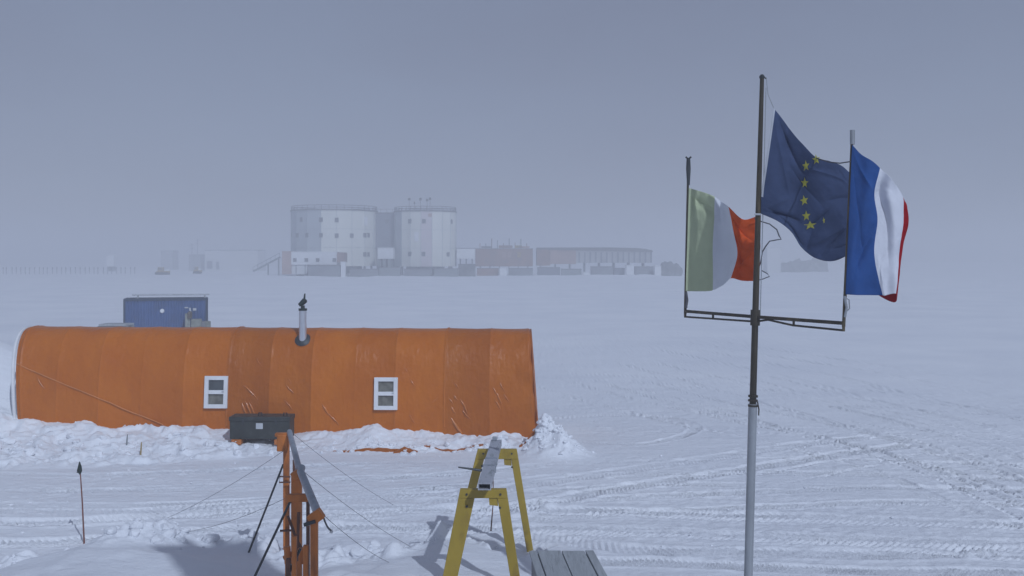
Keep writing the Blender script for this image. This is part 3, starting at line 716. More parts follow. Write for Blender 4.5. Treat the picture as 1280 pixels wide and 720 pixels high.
# tied cord bundles on the side poles, and halyards
c = MB(); q = at(1056, 382, 10.88)
c.tube([q + Vector((.01, 0, .08)), q + Vector((.045, 0, .06)), q + Vector((.05, 0, -.03)), q + Vector((.02, 0, -.06))], .006, 6)
c.tube([q + Vector((-.01, -.02, .1)), q + Vector((.012, -.025, -.02)), q + Vector((-.005, -.02, -.12))], .014, 8); c.build('cord', M['galv'], fp, smooth=True)
c = MB(); q = at(857, 375, 13.18); c.tube([q + Vector((0, -.02, .1)), q + Vector((.015, -.02, 0)), q + Vector((0, -.02, -.1))], .018, 8); c.build('cord', M['rope'], fp, smooth=True)
MB().tube([top + Vector((.05, 0, 0)), at(960, 118, DC), at(967.5, 136, DC - .02)], .004, 6).build('halyard', M['galv'], fp, smooth=True)
MB().tube([on_pole(110) + Vector((.045, -.02, 0)), on_pole(260) + Vector((.05, -.02, 0)), on_pole(395) + Vector((.052, -.02, 0))], .005, 6).build('halyard', M['galv'], fp, smooth=True)

# ------------------------------------------------------------------ flags
def spline1(P, n):
    """Catmull-Rom through the rows of array P at n even parameters"""
    P = np.asarray(P, float); k = len(P)
    E = np.concatenate([[2 * P[0] - P[1]], P, [2 * P[-1] - P[-2]]])
    u = np.linspace(0, k - 1, n); i = np.minimum(u.astype(int), k - 2); t = (u - i)
    sh = (-1,) + (1,) * (P.ndim - 1); t = t.reshape(sh)
    a, b, c_, d = E[i], E[i + 1], E[i + 2], E[i + 3]
    return .5 * (2 * b + (c_ - a) * t + (2 * a - 5 * b + 4 * c_ - d) * t ** 2 + (3 * b - a - 3 * c_ + d) * t ** 3)
def cloth_grid(cols, depths, fold, nu=150, nv=130):
    """cols: control columns of photo-measured points hoist->fly; depths: distance of each; fold(u,v) adds depth ripple"""
    P = np.array([[[q[0], q[1], d] for q in col] for col, d in zip(cols, depths)], float)
    Q = spline1(P, nu); Q = np.swapaxes(spline1(np.swapaxes(Q, 0, 1), nv), 0, 1)
    U, V = np.meshgrid(np.linspace(0, 1, nu), np.linspace(0, 1, nv), indexing='ij')
    base_d = Q[..., 2]; d = base_d + fold(U, V)
    X = (Q[..., 0] - CX) * base_d / F; Z = EYE - (Q[..., 1] - HY) * base_d / F
    return np.stack([X, d, Z], -1), Q
def cloth_mesh(G, matfn, thick=.0025):
    bm = bmesh.new(); nu, nv = G.shape[:2]
    V_ = [[bm.verts.new(G[i, j]) for j in range(nv)] for i in range(nu)]
    for i in range(nu - 1):
        for j in range(nv - 1):
            f = bm.faces.new((V_[i][j], V_[i][j + 1], V_[i + 1][j + 1], V_[i + 1][j])); f.smooth = True
            f.material_index = matfn((i + .5) / (nu - 1), (j + .5) / (nv - 1))
    return bm
def flag_obj(name, bm, mats, label, loc):
    me = bpy.data.meshes.new(name); bm.to_mesh(me); bm.free()
    for m_ in mats: me.materials.append(m_)
    o = bpy.data.objects.new(name, me); C.objects.link(o); o.location = Vector(loc)
    for v in me.vertices: v.co -= Vector(loc)
    sm = o.modifiers.new('thickness', 'SOLIDIFY'); sm.thickness = .003; sm.offset = 0
    return tag(o, label, 'flag', 'flags flying from the mast')
S2 = math.sin; PI = math.pi
# blue flag with the ring of stars
rows = [
    [(967, 135), (984, 154), (1002, 178), (1018, 197), (1036, 202), (1052, 207), (1068, 219)],
    [(962, 170), (980, 185), (997, 203), (1013, 216), (1033, 224), (1052, 232), (1070, 245)],
    [(957, 205), (975, 215), (993, 229), (1011, 241), (1031, 252), (1050, 260), (1070, 270)],
    [(952, 240), (971, 248), (990, 259), (1007, 273), (1027, 285), (1048, 291), (1068, 293)],
    [(951, 267), (972, 277), (991, 291), (1004, 309), (1021, 323), (1041, 326), (1066, 314)]]
eu_cols = [[r[i] for r in rows] for i in range(7)]
eu_d = [12.02, 11.98, 11.93, 11.87, 11.82, 11.76, 11.70]
def crease(U, V, u0, v0, u1, v1, w, a):
    du, dv = u1 - u0, v1 - v0; k = np.clip(((U - u0) * du + (V - v0) * dv) / (du * du + dv * dv), 0, 1)
    d = np.hypot(U - u0 - k * du, V - v0 - k * dv)
    return a * np.exp(-(d / w)) * np.sin(np.pi * np.clip(k * .94 + .03, 0, 1)) ** .5
def eu_fold(U, V):
    e = np.clip(U * 5, 0, 1)
    f = .060 * np.sin(2 * PI * (1.15 * U - .35 * V + .05)) + .022 * np.sin(2 * PI * (1.7 * U + 1.3 * V)) * U
    for c_ in ((.03, .0, .42, .30, .030, .045), (.0, .05, .30, .62, .035, -.04), (.0, .98, .45, .80, .022, .06), (.0, .96, .32, .66, .03, -.03), (.02, .9, .55, .98, .02, .03), (.52, .86, .70, .58, .02, .045), (.60, .92, .95, .62, .025, -.05),
               (.66, .5, .98, .30, .03, .03), (.45, .2, .9, .18, .03, -.025), (.70, .98, .86, .74, .018, .04), (.56, .98, .60, .80, .018, .035), (.3, .35, .62, .55, .04, .025), (.78, .9, .99, .86, .02, .035)):
        f = f + crease(U, V, *c_)
    f += .018 * fbm(U.ravel() * 5, V.ravel() * 5, 3, 81).reshape(U.shape) * (.4 + U)
    return f * e
G, Q = cloth_grid(eu_cols, eu_d, eu_fold)
flag_loc = on_pole(200)
eu = flag_obj('star_flag', cloth_mesh(G, lambda u, v: 1 if u < .022 and v < .8 else 0), [M['flag_blue'], M['flag_hem']], 'navy blue flag with yellow stars flying from the central mast', flag_loc)
# stars: find their place on the cloth, then lay a small five-pointed patch on the front of it
nrm = np.cross(np.gradient(G, axis=0), np.gradient(G, axis=1)); nrm /= np.linalg.norm(nrm, axis=-1, keepdims=True)
nrm[nrm[..., 1] > 0] *= -1
for (sx, sy, rad, sq) in ((1018.0, 200.0, .062, .75), (1007.6, 207.5, .066, .85), (1006.6, 228.5, .064, .85), (1005.8, 250.5, .062, .85), (1008.8, 269.5, .062, .85), (1013.6, 282.0, .066, 1.0), (1028.5, 275.5, .040, .4)):
    e = (Q[..., 0] - sx) ** 2 + (Q[..., 1] - sy) ** 2; i0, j0 = np.unravel_index(np.argmin(e), e.shape)
    ctr = Vector(G[i0, j0]); n_ = Vector(nrm[i0, j0])
    ux = Vector((1, 0, 0)); ux = (ux - n_ * ux.dot(n_)).normalized(); uz = n_.cross(ux).normalized()
    if uz.z < 0: uz = -uz
    st = bmesh.new(); ring = []
    flat = G.reshape(-1, 3)
    for k in range(10):
        r_ = rad if k % 2 == 0 else rad * .42; a = PI / 2 + k * PI / 5 + .1
        q = ctr + ux * (math.cos(a) * r_ * sq) + uz * (math.sin(a) * r_)
        w_ = int(np.argmin((flat[:, 0] - q.x) ** 2 + (flat[:, 2] - q.z) ** 2)); q.y = flat[w_, 1] - .006
        ring.append(st.verts.new(q))
    cc = st.verts.new(ctr + n_ * .007)
    for k in range(10): st.faces.new((cc, ring[k], ring[(k + 1) % 10]))
    me = bpy.data.meshes.new('star'); st.to_mesh(me); st.free(); me.materials.append(M['flag_star'])
    o = bpy.data.objects.new('star', me); C.objects.link(o); o.parent = eu
    for v in me.vertices: v.co -= Vector(flag_loc)
    sm = o.modifiers.new('thickness', 'SOLIDIFY'); sm.thickness = .002
c = MB(); c.tube([at(1018, 197, 11.86), at(1036, 202.5, 11.5), at(1050, 204, 11.15), at(1063, 202, 10.88)], .007, 6)
c.build('tie_cord', M['rope'], eu, smooth=True)
c = MB(); c.tube([at(951, 268, 12.0), on_pole(268) + Vector((-.05, -.03, 0))], .012, 6); c.build('hoist_toggle', M['label'], eu, smooth=True)
# faded green, white and red flag on the left pole
it_cols = [
    [(861, 235), (860, 267), (859, 300), (858, 332), (857, 364)],
    [(876, 239), (876, 268), (875, 300), (874, 332), (874, 364)],
    [(893, 246), (892, 272), (891, 302), (891, 332), (891, 363)],
    [(902, 252), (905, 277), (908, 304), (906, 330), (903, 357)],
    [(910, 259), (916, 285), (921, 312), (919, 330), (914, 348)],
    [(929, 274), (931, 292), (932, 313), (931, 332), (929, 351)],
    [(948, 270), (949, 290), (949, 313), (949, 335), (947, 351)]]
it_d = [13.18, 13.12, 13.06, 13.04, 12.92, 12.86, 12.80]
def it_fold(U, V):
    e = np.clip(U * 6, 0, 1)
    return e * (.035 * np.sin(2 * PI * (2.6 * U + .25 * V)) + .02 * np.sin(2 * PI * (1.1 * U + 1.6 * V)) + .04 * np.exp(-((V - .12 - .2 * U) / .05) ** 2) * np.exp(-((U - .2) / .12) ** 2) + .03 * np.sin(2 * PI * (4 * V - 3 * U)) * np.clip(U - .6, 0, 1) + crease(U, V, .02, .08, .32, .14, .03, .04) + crease(U, V, .7, .1, .95, .4, .025, .03) + crease(U, V, .68, .95, .92, .5, .025, -.03) + crease(U, V, .66, .2, .8, .8, .03, .025) + .014 * fbm(U.ravel() * 6, V.ravel() * 6, 3, 83).reshape(U.shape))
G, Q = cloth_grid(it_cols, it_d, it_fold)
fl = flag_obj('tricolour_flag', cloth_mesh(G, lambda u, v: 0 if u < .335 else (1 if u < .665 else 2)), [M['it_green'], M['it_white'], M['it_red']], 'tattered green, white and red flag on the left side pole', A_L)
c = MB()
c.tube([at(x, y, 12.78) for x, y in ((943, 273), (952, 277), (962, 280), (971, 287), (974, 295), (976.5, 299), (970, 300), (962, 301.5), (957, 308), (953, 315), (951, 328), (947, 338))], .008, 6)
c.tube([at(x, y, 12.78) for x, y in ((945, 351), (953, 349), (962, 345.5), (959, 342), (952, 338))], .006, 6)
c.build('frayed_hem', M['rope'], fl, smooth=True)
# blue, white and red flag on the right pole, its fly folded back behind it
fr_cols = [
    [(1065, 181), (1063, 228), (1061, 275), (1059, 322), (1057, 368)],
    [(1082, 196), (1079, 235), (1078, 278), (1075, 322), (1076, 369)],
    [(1099, 210), (1092, 238), (1096, 272), (1091, 318), (1101, 369)],
    [(1116, 226), (1111, 248), (1112, 285), (1107, 328), (1108, 370)],
    [(1129, 246), (1128, 268), (1125, 296), (1122, 330), (1117, 367)],
    [(1133, 256), (1136, 282), (1131, 308), (1124, 340), (1118, 378)],
    [(1122, 266), (1120, 300), (1113, 325), (1106, 350), (1093, 366)]]
fr_d = [10.88, 10.83, 10.9, 10.84, 10.95, 11.08, 11.22]
def fr_fold(U, V):
    e = np.clip(U * 6, 0, 1)
    return e * (.035 * np.sin(2 * PI * (3.0 * U - .35 * V)) + .022 * np.sin(2 * PI * (1.2 * V + 2.1 * U)) - .03 * np.exp(-((U - .45 - .2 * V) / .05) ** 2) + .010 * np.sin(2 * PI * (4 * U + 2.4 * V)) + crease(U, V, .0, .02, .30, .28, .025, -.03) + crease(U, V, .0, .06, .22, .7, .02, .03) + crease(U, V, .40, .12, .55, .75, .03, .035) + crease(U, V, .3, .98, .62, .5, .03, .025) + crease(U, V, .02, .98, .3, .62, .02, .02) + .014 * fbm(U.ravel() * 5, V.ravel() * 6, 3, 82).reshape(U.shape))
G, Q = cloth_grid(fr_cols, fr_d, fr_fold)
flag_obj('tricolour_flag', cloth_mesh(G, lambda u, v: 0 if u < .336 else (1 if u < .672 else 2)), [M['fr_blue'], M['fr_white'], M['fr_red']], 'royal blue, white and red flag on the right side pole', A_R)

# ------------------------------------------------------------------ orange pipe rack
R0, R1, R2 = Vector((-3.73, 17.45, 2.30)), Vector((-2.916, 14.28, 2.30)), Vector((-2.21, 11.86, 2.30))
rack = thing('pipe_rack', 'rusty orange post rack carrying grey rails in line, braced by dark struts', 'rack', (R1.x, R1.y, 0))
MB().tube([R0 + (R0 - R1) * .03, R0.lerp(R1, .97)], .045, 14).build('rail', M['railgrey'], rack, smooth=True)
MB().tube([R1 + Vector((.0, .08, .03)), R1 + Vector((.03, 0, .045)), R1.lerp(R2, .06) + Vector((0, 0, .025)), R2], .05, 14).build('rail', M['railgrey'], rack, smooth=True)
def post(top, x_off, w, d, name='post', m_='rust', bot=-.2):
    return MB().box((top.x + x_off - w / 2, top.y - d / 2, bot), (top.x + x_off + w / 2, top.y + d / 2, top.z), bev=.008).build(name, M[m_], rack)
z_ = Vector((0, 0, 1))
post(R0 - z_ * .06, -.055, .095, .09); post(R0 - z_ * .45, .075, .045, .05, 'post', 'rustdark')
post(R1 - z_ * .05, -.04, .135, .11); post(R1 - z_ * .28, .115, .045, .05, 'post', 'rustdark'); post(R1 - z_ * .2, -.17, .05, .06)
post(R2 - z_ * .06, -.045, .082, .08); post(R2 - z_ * .35, -.14, .06, .06, 'post', 'rust'); post(R2 - z_ * .25, -.27, .05, .06); post(R2 - z_ * .5, -.34, .05, .05, 'post', 'rustdark')
b = MB(); b.box(R0 + Vector((-.20, -.09, -.30)), R0 + Vector((-.03, .05, -.02)), bev=.015); b.box(R0 + Vector((-.24, -.06, -.06)), R0 + Vector((.02, .06, .0)), bev=.01); b.build('head_block', M['rust'], rack)
b = MB(); b.box(R1 + Vector((-.10, -.08, -.10)), R1 + Vector((.05, .06, .02)), Matrix.Rotation(-.5, 3, 'Y'), bev=.012); b.build('head_block', M['rust'], rack)
b = MB(); b.box(R2 + Vector((-.11, -.06, -.09)), R2 + Vector((.06, .06, .035)), Matrix.Rotation(-.6, 3, 'Y'), bev=.012); b.build('head_block', M['rust'], rack)
def hz_pt(px, py, d): return at(px, py, d)
b = MB(); q = at(354, 599, 17.3); b.tube([q + Vector((.12, 0, .04)), q + Vector((-.05, -.02, .05)), q + Vector((-.06, -.02, -.05)), q + Vector((.12, 0, -.05))], .014, 8); b.build('bracket', M['rustdark'], rack, smooth=True)
b = MB(); q = at(353, 663, 14.2); b.tube([q + Vector((.12, 0, .0)), q + Vector((-.03, -.02, .0))], .016, 8); b.build('bracket', M['rustdark'], rack, smooth=True)
b = MB(); q = at(366, 693, 12.2)
b.tube([q + Vector((-.10, 0, -.05)), q + Vector((.02, 0, .02)), q + Vector((.16, 0, .0))], .035, 10); b.tube([q + Vector((-.06, -.03, .1)), q + Vector((-.05, -.03, -.1))], .04, 10); b.tube([q + Vector((.10, -.03, .08)), q + Vector((.11, -.03, -.1))], .035, 10)
b.build('coupler', M['rust'], rack, smooth=True)
b = MB(); q = at(372, 622, 13.9); b.box(q + Vector((-.14, -.05, -.05)), q + Vector((.14, .04, .05)), bev=.01); b.build('crossbar', M['rust'], rack)
b = MB(); q = at(376, 670, 12.9); b.tube([q + Vector((-.16, 0, .25)), q + Vector((-.05, 0, -.05)), q + Vector((.1, 0, -.3))], .018, 8); b.tube([q + Vector((-.02, -.03, .3)), q + Vector((-.04, -.03, -.3))], .02, 8); b.build('bracing', M['rustdark'], rack, smooth=True)
b = MB(); q = at(391, 655, 11.8); b.tube([q + Vector((-.10, 0, -.01)), q + Vector((.03, 0, .03))], .022, 8); b.build('bracket', M['darkmetal'], rack, smooth=True)
for a, f_ in (((-3.83, 17.42, 1.78), (-4.40, 17.3, 0)), ((-3.0, 14.2, 1.96), (-3.62, 14.1, -.0)), ((-2.42, 11.9, 1.9), (-3.02, 11.8, 0))):
    MB().tube([a, (f_[0], f_[1], ground_z(f_[0], f_[1]) - .05)], .017, 8).build('strut', M['darkmetal'], rack, smooth=True)
def wire(a, px, py, sag=.07, r=.0035):
    x, y = gnd(px, py); e = Vector((x, y, ground_z(x, y))); a = Vector(a)
    pts = [a.lerp(e, t / 10) - Vector((0, 0, sag * 4 * (t / 10) * (1 - t / 10))) for t in range(11)]
    MB().tube(pts, r, 5).build('guy_wire', M['rope'], rack, smooth=True)
wire(R0 + z_ * .03, 492, 632); wire(R1 + Vector((.05, 0, .0)), 520, 690); wire(R2 + Vector((.05, 0, 0)), 486, 722, .05)
wire(R0 - Vector((.1, 0, .3)), 205, 648); wire(R1 - Vector((.15, 0, .35)), 232, 664)
b = MB(); b.tube([(R2 + Vector((.05, 0, -.02))).lerp(at(413, 663, 12.6), k / 24) + Vector((.006 * (k % 2), 0, -.03 * math.sin(PI * k / 24))) for k in range(25)], [.012 if k % 2 else .008 for k in range(25)], 6)
b.build('chain', M['darkmetal'], rack, smooth=True)
b = MB(); q = at(414, 664, 12.6); b.tube([q - Vector((.015, 0, 0)), q + Vector((.02, 0, -.012))], .02, 8); b.build('shackle', M['white'], rack, smooth=True)

# ------------------------------------------------------------------ yellow trestles and the beam on them
def trestle(D, tl, tr, ll, lr, w_l, w_r, ty, bar_h, gus, label):
    """D distance; tl/tr top corner px; ll/lr the px and row where each leg's outer edge is known"""
    thick = .11
    cx_ = ((tl + tr) / 2 - CX) * D / F
    t = thing('yellow_trestle', label, 'trestle', (cx_, D + thick / 2, ground_z(cx_, D)), 'yellow trestles under the grey beam')
    a0, a1 = at(tl, ty, D), at(tr, ty, D)
    g_l = at(ll[0], ll[1], D); g_r = at(lr[0], lr[1], D)
    def leg(topp, low, w, sgn, name):
        k = (low - topp); zb = ground_z(low.x, D) - .12
        foot = topp + k * ((topp.z - zb) / (topp.z - low.z))
        s_top = topp + k * ((bar_h + .002) / (topp.z - low.z))
        poly = [s_top, foot, foot + Vector((sgn * w * .9, 0, 0)), s_top + Vector((sgn * w, 0, 0))]
        m_ = MB().prism(poly, (0, thick, 0))
        bmesh.ops.bevel(m_.bm, geom=m_.bm.edges[:], offset=.006, segments=1, affect='EDGES')
        m_.build(name, M['yellow'], t)
        fo = MB(); fo.box((foot.x - .05 if sgn > 0 else foot.x - w - .03, D - .08, zb + .05), (foot.x + w + .03 if sgn > 0 else foot.x + .05, D + thick + .08, zb + .10), bev=.006); fo.build('foot_plate', M['yellow'], t)
    leg(a0, g_l, w_l, 1, 'leg'); leg(a1, g_r, w_r, -1, 'leg')
    dl = (g_l - a0) * (bar_h / (a0.z - g_l.z)); dr = (g_r - a1) * (bar_h / (a1.z - g_r.z))
    b0, b1 = a0 + dl, a1 + dr
    poly = [a0, b0 + Vector((w_l + .0, 0, 0)), a1 + dr - Vector((w_r + gus * 1.0, 0, 0)), b1 - Vector((w_r, 0, 0)), b1, a1]
    m_ = MB(); m_.prism([a0 + Vector((0, -.004, 0)), b0 + Vector((0, -.004, 0)), b1 + Vector((0, -.004, 0)), a1 + Vector((0, -.004, 0))], (0, thick + .008, 0))
    bmesh.ops.bevel(m_.bm, geom=m_.bm.edges[:], offset=.006, segments=1, affect='EDGES')
    m_.build('top_bar', M['yellow'], t)
    # gusset plate in the right-hand corner
    c0 = b1 - Vector((w_r + .001, 0, 0)); gp = [c0 + Vector((0, .02, -.001)), c0 + Vector((-gus * .75, .02, -.001)), c0 + Vector((-gus * .7, .02, -gus * .62)), c0 + Vector((.012, .02, -gus * .72))]
    MB().prism(gp, (0, .05, 0)).build('gusset', M['yellow'], t)
    for bx_, bz_ in ((a0.x + .10, a0.z - .07), (a1.x - .09, a1.z - .07), (a0.x + .03 + w_l * .3, a0.z - bar_h - .12), (a1.x - .02 - w_r * .5, a1.z - bar_h - .14)):
        MB().tube([(bx_, D - .002, bz_), (bx_, D - .022, bz_)], .018, 6).build('bolt', M['darkmetal'], t)
    return t
trestle(15.6, 575, 633, (553.5, 720), (649.5, 720), .245, .155, 612, .13, .17, 'nearer yellow steel trestle under the near end of the grey beam')
trestle(18.5, 597, 646, (584.2, 612), (667, 691), .16, .13, 562, .17, .17, 'farther yellow steel trestle behind the nearer one, under the beam')
bn, bf = at(605.5, 606.5, 15.2), at(620.5, 557, 18.9)
bn.z = bf.z = 1.83 + .055
beam = thing('grey_beam', 'weathered grey box beam laid across the two yellow trestles', 'beam', (bn + bf) / 2 - Vector((0, 0, .05)))
t_ = (bf - bn).normalized(); sd = t_.cross(z_).normalized()
b = MB(); hw, hh2, wl = .095, .05, .012
for o_, w2, h2 in ((z_ * (hh2 - wl / 2), hw * 2, wl), (-z_ * (hh2 - wl / 2), hw * 2, wl), (sd * (hw - wl / 2), wl, hh2 * 2 - wl * 2), (-sd * (hw - wl / 2), wl, hh2 * 2 - wl * 2)):
    b.bar(bn + o_, bf + o_, w2, h2)
b.build('box_section', M['board'], beam)
MB().bar(bn + t_ * .12, bn + t_ * .14, hw * 2 - wl * 2 - .002, hh2 * 2 - wl * 2 - .002).build('end_plug', M['black'], beam)
b = MB(); b.bar(bn - t_ * .004, bn + t_ * .012, hw * 2 + .03, hh2 * 2 + .02); 
q = bn.lerp(bf, .36)
b = MB(); b.bar(q - t_ * .035, q + t_ * .035, hw * 2 + .02, hh2 * 2 + .02); q2 = bn.lerp(bf, .52); b.bar(q2 - t_ * .05, q2 + t_ * .05, hw * 2 + .012, hh2 * 2 + .012); b.build('strap', M['railgrey'], beam)
b = MB(); e = q - sd * (-0.0); lft = at(573, 584, 16.4); b.tube([q + Vector((.02, 0, -.02)), q + Vector((-.13, 0, -.03)), lft], [.014, .022, .011], 8); b.build('pin', M['darkmetal'], beam, smooth=True)
b = MB(); q = at(616.5, 598, 16.3); b.tube([Vector((q.x, q.y, 1.86)), Vector((q.x, q.y - .1, 1.4)), at(613.6, 664, 16.1)], [.009, .008, .013], 6); b.build('hanging_cord', M['rustdark'], beam, smooth=True)
q = at(617, 550, 18.85)
MB().box((q.x - .02, 18.78, 1.936), (q.x + .06, 18.87, 2.0), bev=.01).build('end_hook', M['railgrey'], beam)

# ------------------------------------------------------------------ plank topped crate at the bottom edge
zt = 1.15; d1 = (EYE - zt) * F / (688.5 - HY)
pa, pb = at(660.5, 690, d1), at(742.5, 687.5, d1); wv = (pb - pa); wv.z = 0; W = wv.length; wv.normalize(); dv2 = Vector((-wv.y, wv.x, 0)) * -1
dv2 = Vector((.075, -1, 0)).normalized()
cr_ = thing('plank_crate', 'grey crate with a weathered plank top beside the yellow trestles', 'crate', (pa + pb) / 2 + dv2 * .9 - z_ * zt)
nP = 4; edges = [0, .13, .50, .86, 1.0]
for k in range(nP):
    a = pa + wv * (W * edges[k] + .008); b_ = pa + wv * (W * edges[k + 1] - .008); zz = zt + (.0, .006, .002, .008)[k]
    m_ = MB(); poly = [Vector((a.x, a.y, zz - .03)), Vector((b_.x, b_.y, zz - .03)), Vector((b_.x, b_.y, zz - .03)) + dv2 * 2.0, Vector((a.x, a.y, zz - .03)) + dv2 * 2.0]
    m_.prism(poly, (0, 0, .03)); bmesh.ops.bevel(m_.bm, geom=m_.bm.edges[:], offset=.004, segments=1, affect='EDGES')
    m_.build('top_plank', M['plank'], cr_)
m_ = MB(); q0 = pa + wv * .04 + dv2 * .04; q1 = pb - wv * .04 + dv2 * .04
zg0 = -.05
poly = [Vector((q0.x, q0.y, zg0)), Vector((q1.x, q1.y, zg0)), Vector((q1.x, q1.y, zg0)) + dv2 * 1.92, Vector((q0.x, q0.y, zg0)) + dv2 * 1.92]
m_.prism(poly, (0, 0, zt - .032 - zg0)); m_.build('side_wall', M['boxdark'], cr_)

# ------------------------------------------------------------------ marker stakes
d = 19.3
fb_, ft_ = at(105.5, 676, d), at(99.5, 578, d)
st = thing('marker_stake', 'thin reddish bamboo stake with a furled dark pennant standing in the snow', 'marker stake', (fb_.x, d, ground_z(fb_.x, d)))
MB().tube([Vector((fb_.x, d, ground_z(fb_.x, d) - .1)), fb_.lerp(ft_, .5) + Vector((.005, 0, 0)), ft_], [.017, .014, .010], 8).build('pole', M['bamboo'], st, smooth=True)
m_ = MB(); a = at(99.4, 577, d); m_.tube([a + Vector((0, 0, .0)), a + Vector((.005, 0, -.09)), a + Vector((.0, 0, -.17)), a + Vector((.01, 0, -.24))], [.008, .035, .05, .012], 8)
m_.prism([a + Vector((.0, -.01, -.12)), a + Vector((-.055, -.01, -.21)), a + Vector((.03, -.01, -.2))], (0, .02, 0)); m_.build('pennant', M['pennant'], st, smooth=True)
for (px, py, hgt, lab) in ((175.5, 574, .34, 'short yellowish twig stake stuck in the bank before the tent'), (158, 567, .28, 'short grey stub stake stuck in the snow bank before the tent')):
    x, y = gnd(px, py); zg = ground_z(x, y)
    s_ = MB().tube([(x, y, zg - .1), (x + .02, y, zg + hgt * .6), (x + .03, y, zg + hgt)], [.022, .018, .012], 7).build('short_stake', M['ochre'] if px > 160 else M['stilt'], None, smooth=True, loc=(x, y, zg))
    tag(s_, lab, 'stake')

# ------------------------------------------------------------------ the station
K = 1.25
DT = 290.0
def gz(d, px): return ground_z((px - CX) * d / F, d)
def rect(mb, a, b, t, bt, d, depth, mi=0, zb=None):
    p0, p1 = at(a, bt, d), at(b, t, d)
    mb.box((p0.x, d, p0.z if zb is None else zb), (p1.x, d + depth, p1.z), mi=mi); return mb
def tower(px0, px1, roof, floor, nf, wins, patches, label, facet_cols, ph):
    R = (px1 - px0) / 2 * DT / F; cpx = (px0 + px1) / 2; cx = (cpx - CX) * DT / F; cy = DT + R * .2
    zr, zf = EYE - (roof - HY) * DT / F, EYE - (floor - HY) * DT / F
    zg = gz(DT, cpx)
    t = thing('station_tower', label, 'tower', (cx, cy, zg), 'round station towers')
    vs = [(cx + R * math.cos(ph + 2 * PI * k / nf), cy + R * math.sin(ph + 2 * PI * k / nf)) for k in range(nf)]
    m_ = MB(); bm = m_.bm
    lo = [bm.verts.new((*v, zf)) for v in vs]; hi = [bm.verts.new((*v, zr)) for v in vs]
    for k in range(nf):
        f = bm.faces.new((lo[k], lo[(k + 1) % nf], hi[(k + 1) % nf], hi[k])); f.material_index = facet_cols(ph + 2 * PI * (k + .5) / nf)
    bm.faces.new(lo); bm.faces.new(hi)
    m_.build('wall', [M['towerw'], M['towerp'], M['tower_shade_joint']], t)
    sm = MB()
    for k in range(nf):
        v = vs[k]; o_ = Vector((v[0] - cx, v[1] - cy, 0)).normalized() * .02
        sm.tube([(v[0] + o_.x, v[1] + o_.y, zf), (v[0] + o_.x, v[1] + o_.y, zr)], .05, 6)
    for zz in (zf + (zr - zf) / 3, zf + (zr - zf) * 2 / 3):
        ring = [Vector((cx + (v[0] - cx) * 1.003, cy + (v[1] - cy) * 1.003, zz)) for v in vs]
        sm.tube(ring + [ring[0]], .035, 4)
    sm.build('panel_joint', M['tower_shade_joint'], t)
    rp = MB(); rp.prism([(cx + (v[0] - cx) * 1.02, cy + (v[1] - cy) * 1.02, zr + .002) for v in vs], (0, 0, .35)); rp.build('roof', M['roofdark'], t)
    rl = MB(); ring = [Vector((cx + (v[0] - cx) * .99, cy + (v[1] - cy) * .99, 0)) for v in vs]
    for zz in (.8, 1.4): rl.tube([p + Vector((0, 0, zr + zz)) for p in ring + [ring[0]]], .075, 5)
    for p in ring: rl.tube([p + Vector((0, 0, zr + .3)), p + Vector((0, 0, zr + 1.42))], .075, 5)
    for i in range(nf):
        p = (ring[i] + ring[(i + 1) % nf]) / 2; rl.tube([p + Vector((0, 0, zr + .3)), p + Vector((0, 0, zr + 1.42))], .065, 5)
    rl.build('roof_railing', M['rail'], t)
    for k in range(0, nf, 2):
        a = ph + 2 * PI * (k + .5) / nf; x, y = cx + R * .86 * math.cos(a), cy + R * .86 * math.sin(a)
        MB().tube([(x, y, zg - .5), (x, y, zf - .001)], .32, 8).build('stilt', M['stilt'], t)
    MB().tube([(cx, cy, zg - .3), (cx, cy, zf - .002)], R * .62, 20).build('undercroft', M['stilt'], t)
    def facet_T(px):
        xs_ = (px - CX) * DT / F
        best = None
        for k in range(nf):
            a, b = vs[k], vs[(k + 1) % nf]; mid = ((a[0] + b[0]) / 2, (a[1] + b[1]) / 2)
            if mid[1] > cy + .1: continue
            lo_, hi_ = min(a[0], b[0]), max(a[0], b[0])
            if lo_ - .01 <= xs_ <= hi_ + .01:
                tt = (xs_ - a[0]) / (b[0] - a[0]); return (xs_, a[1] + (b[1] - a[1]) * tt), Vector((mid[0] - cx, mid[1] - cy, 0)).normalized()
        k = min(range(nf), key=lambda q: abs(vs[q][0] - xs_) + (100 if vs[q][1] > cy else 0))
        return vs[k], Vector((vs[k][0] - cx, vs[k][1] - cy, 0)).normalized()
    def panel(px, py, w, hgt, name, m__, dep=.08):
        (x, y), n_ = facet_T(px); z = EYE - (py - HY) * y / F
        tx = Vector((-n_.y, n_.x, 0)); rot = Matrix((tx, n_, z_)).transposed()
        cc = Vector((x, y, z)) + n_ * .03
        MB().box(cc - Vector((w / 2, dep, hgt / 2)), cc + Vector((w / 2, dep, hgt / 2)), rot, cc).build(name, m__, t)
    for px, py in wins: panel(px, py, .82 * K, .95 * K, 'window', M['win'])
    for px, py, w, hgt, m__, nm in patches: panel(px, py, w * K, hgt * K, nm, M[m__], .10)
    return t, cx, cy, R, zr
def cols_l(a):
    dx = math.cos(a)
    return 2 if dx < -.2 and math.sin(a) < 0 else (1 if -.2 <= dx < .02 else 0)  # left facets get the darker tone: sun side and shade side in colour
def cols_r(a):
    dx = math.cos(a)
    return 2 if dx < -.55 else (1 if -.15 <= dx < .18 else 0)  # shade on the leftmost facets is put into the colour here too
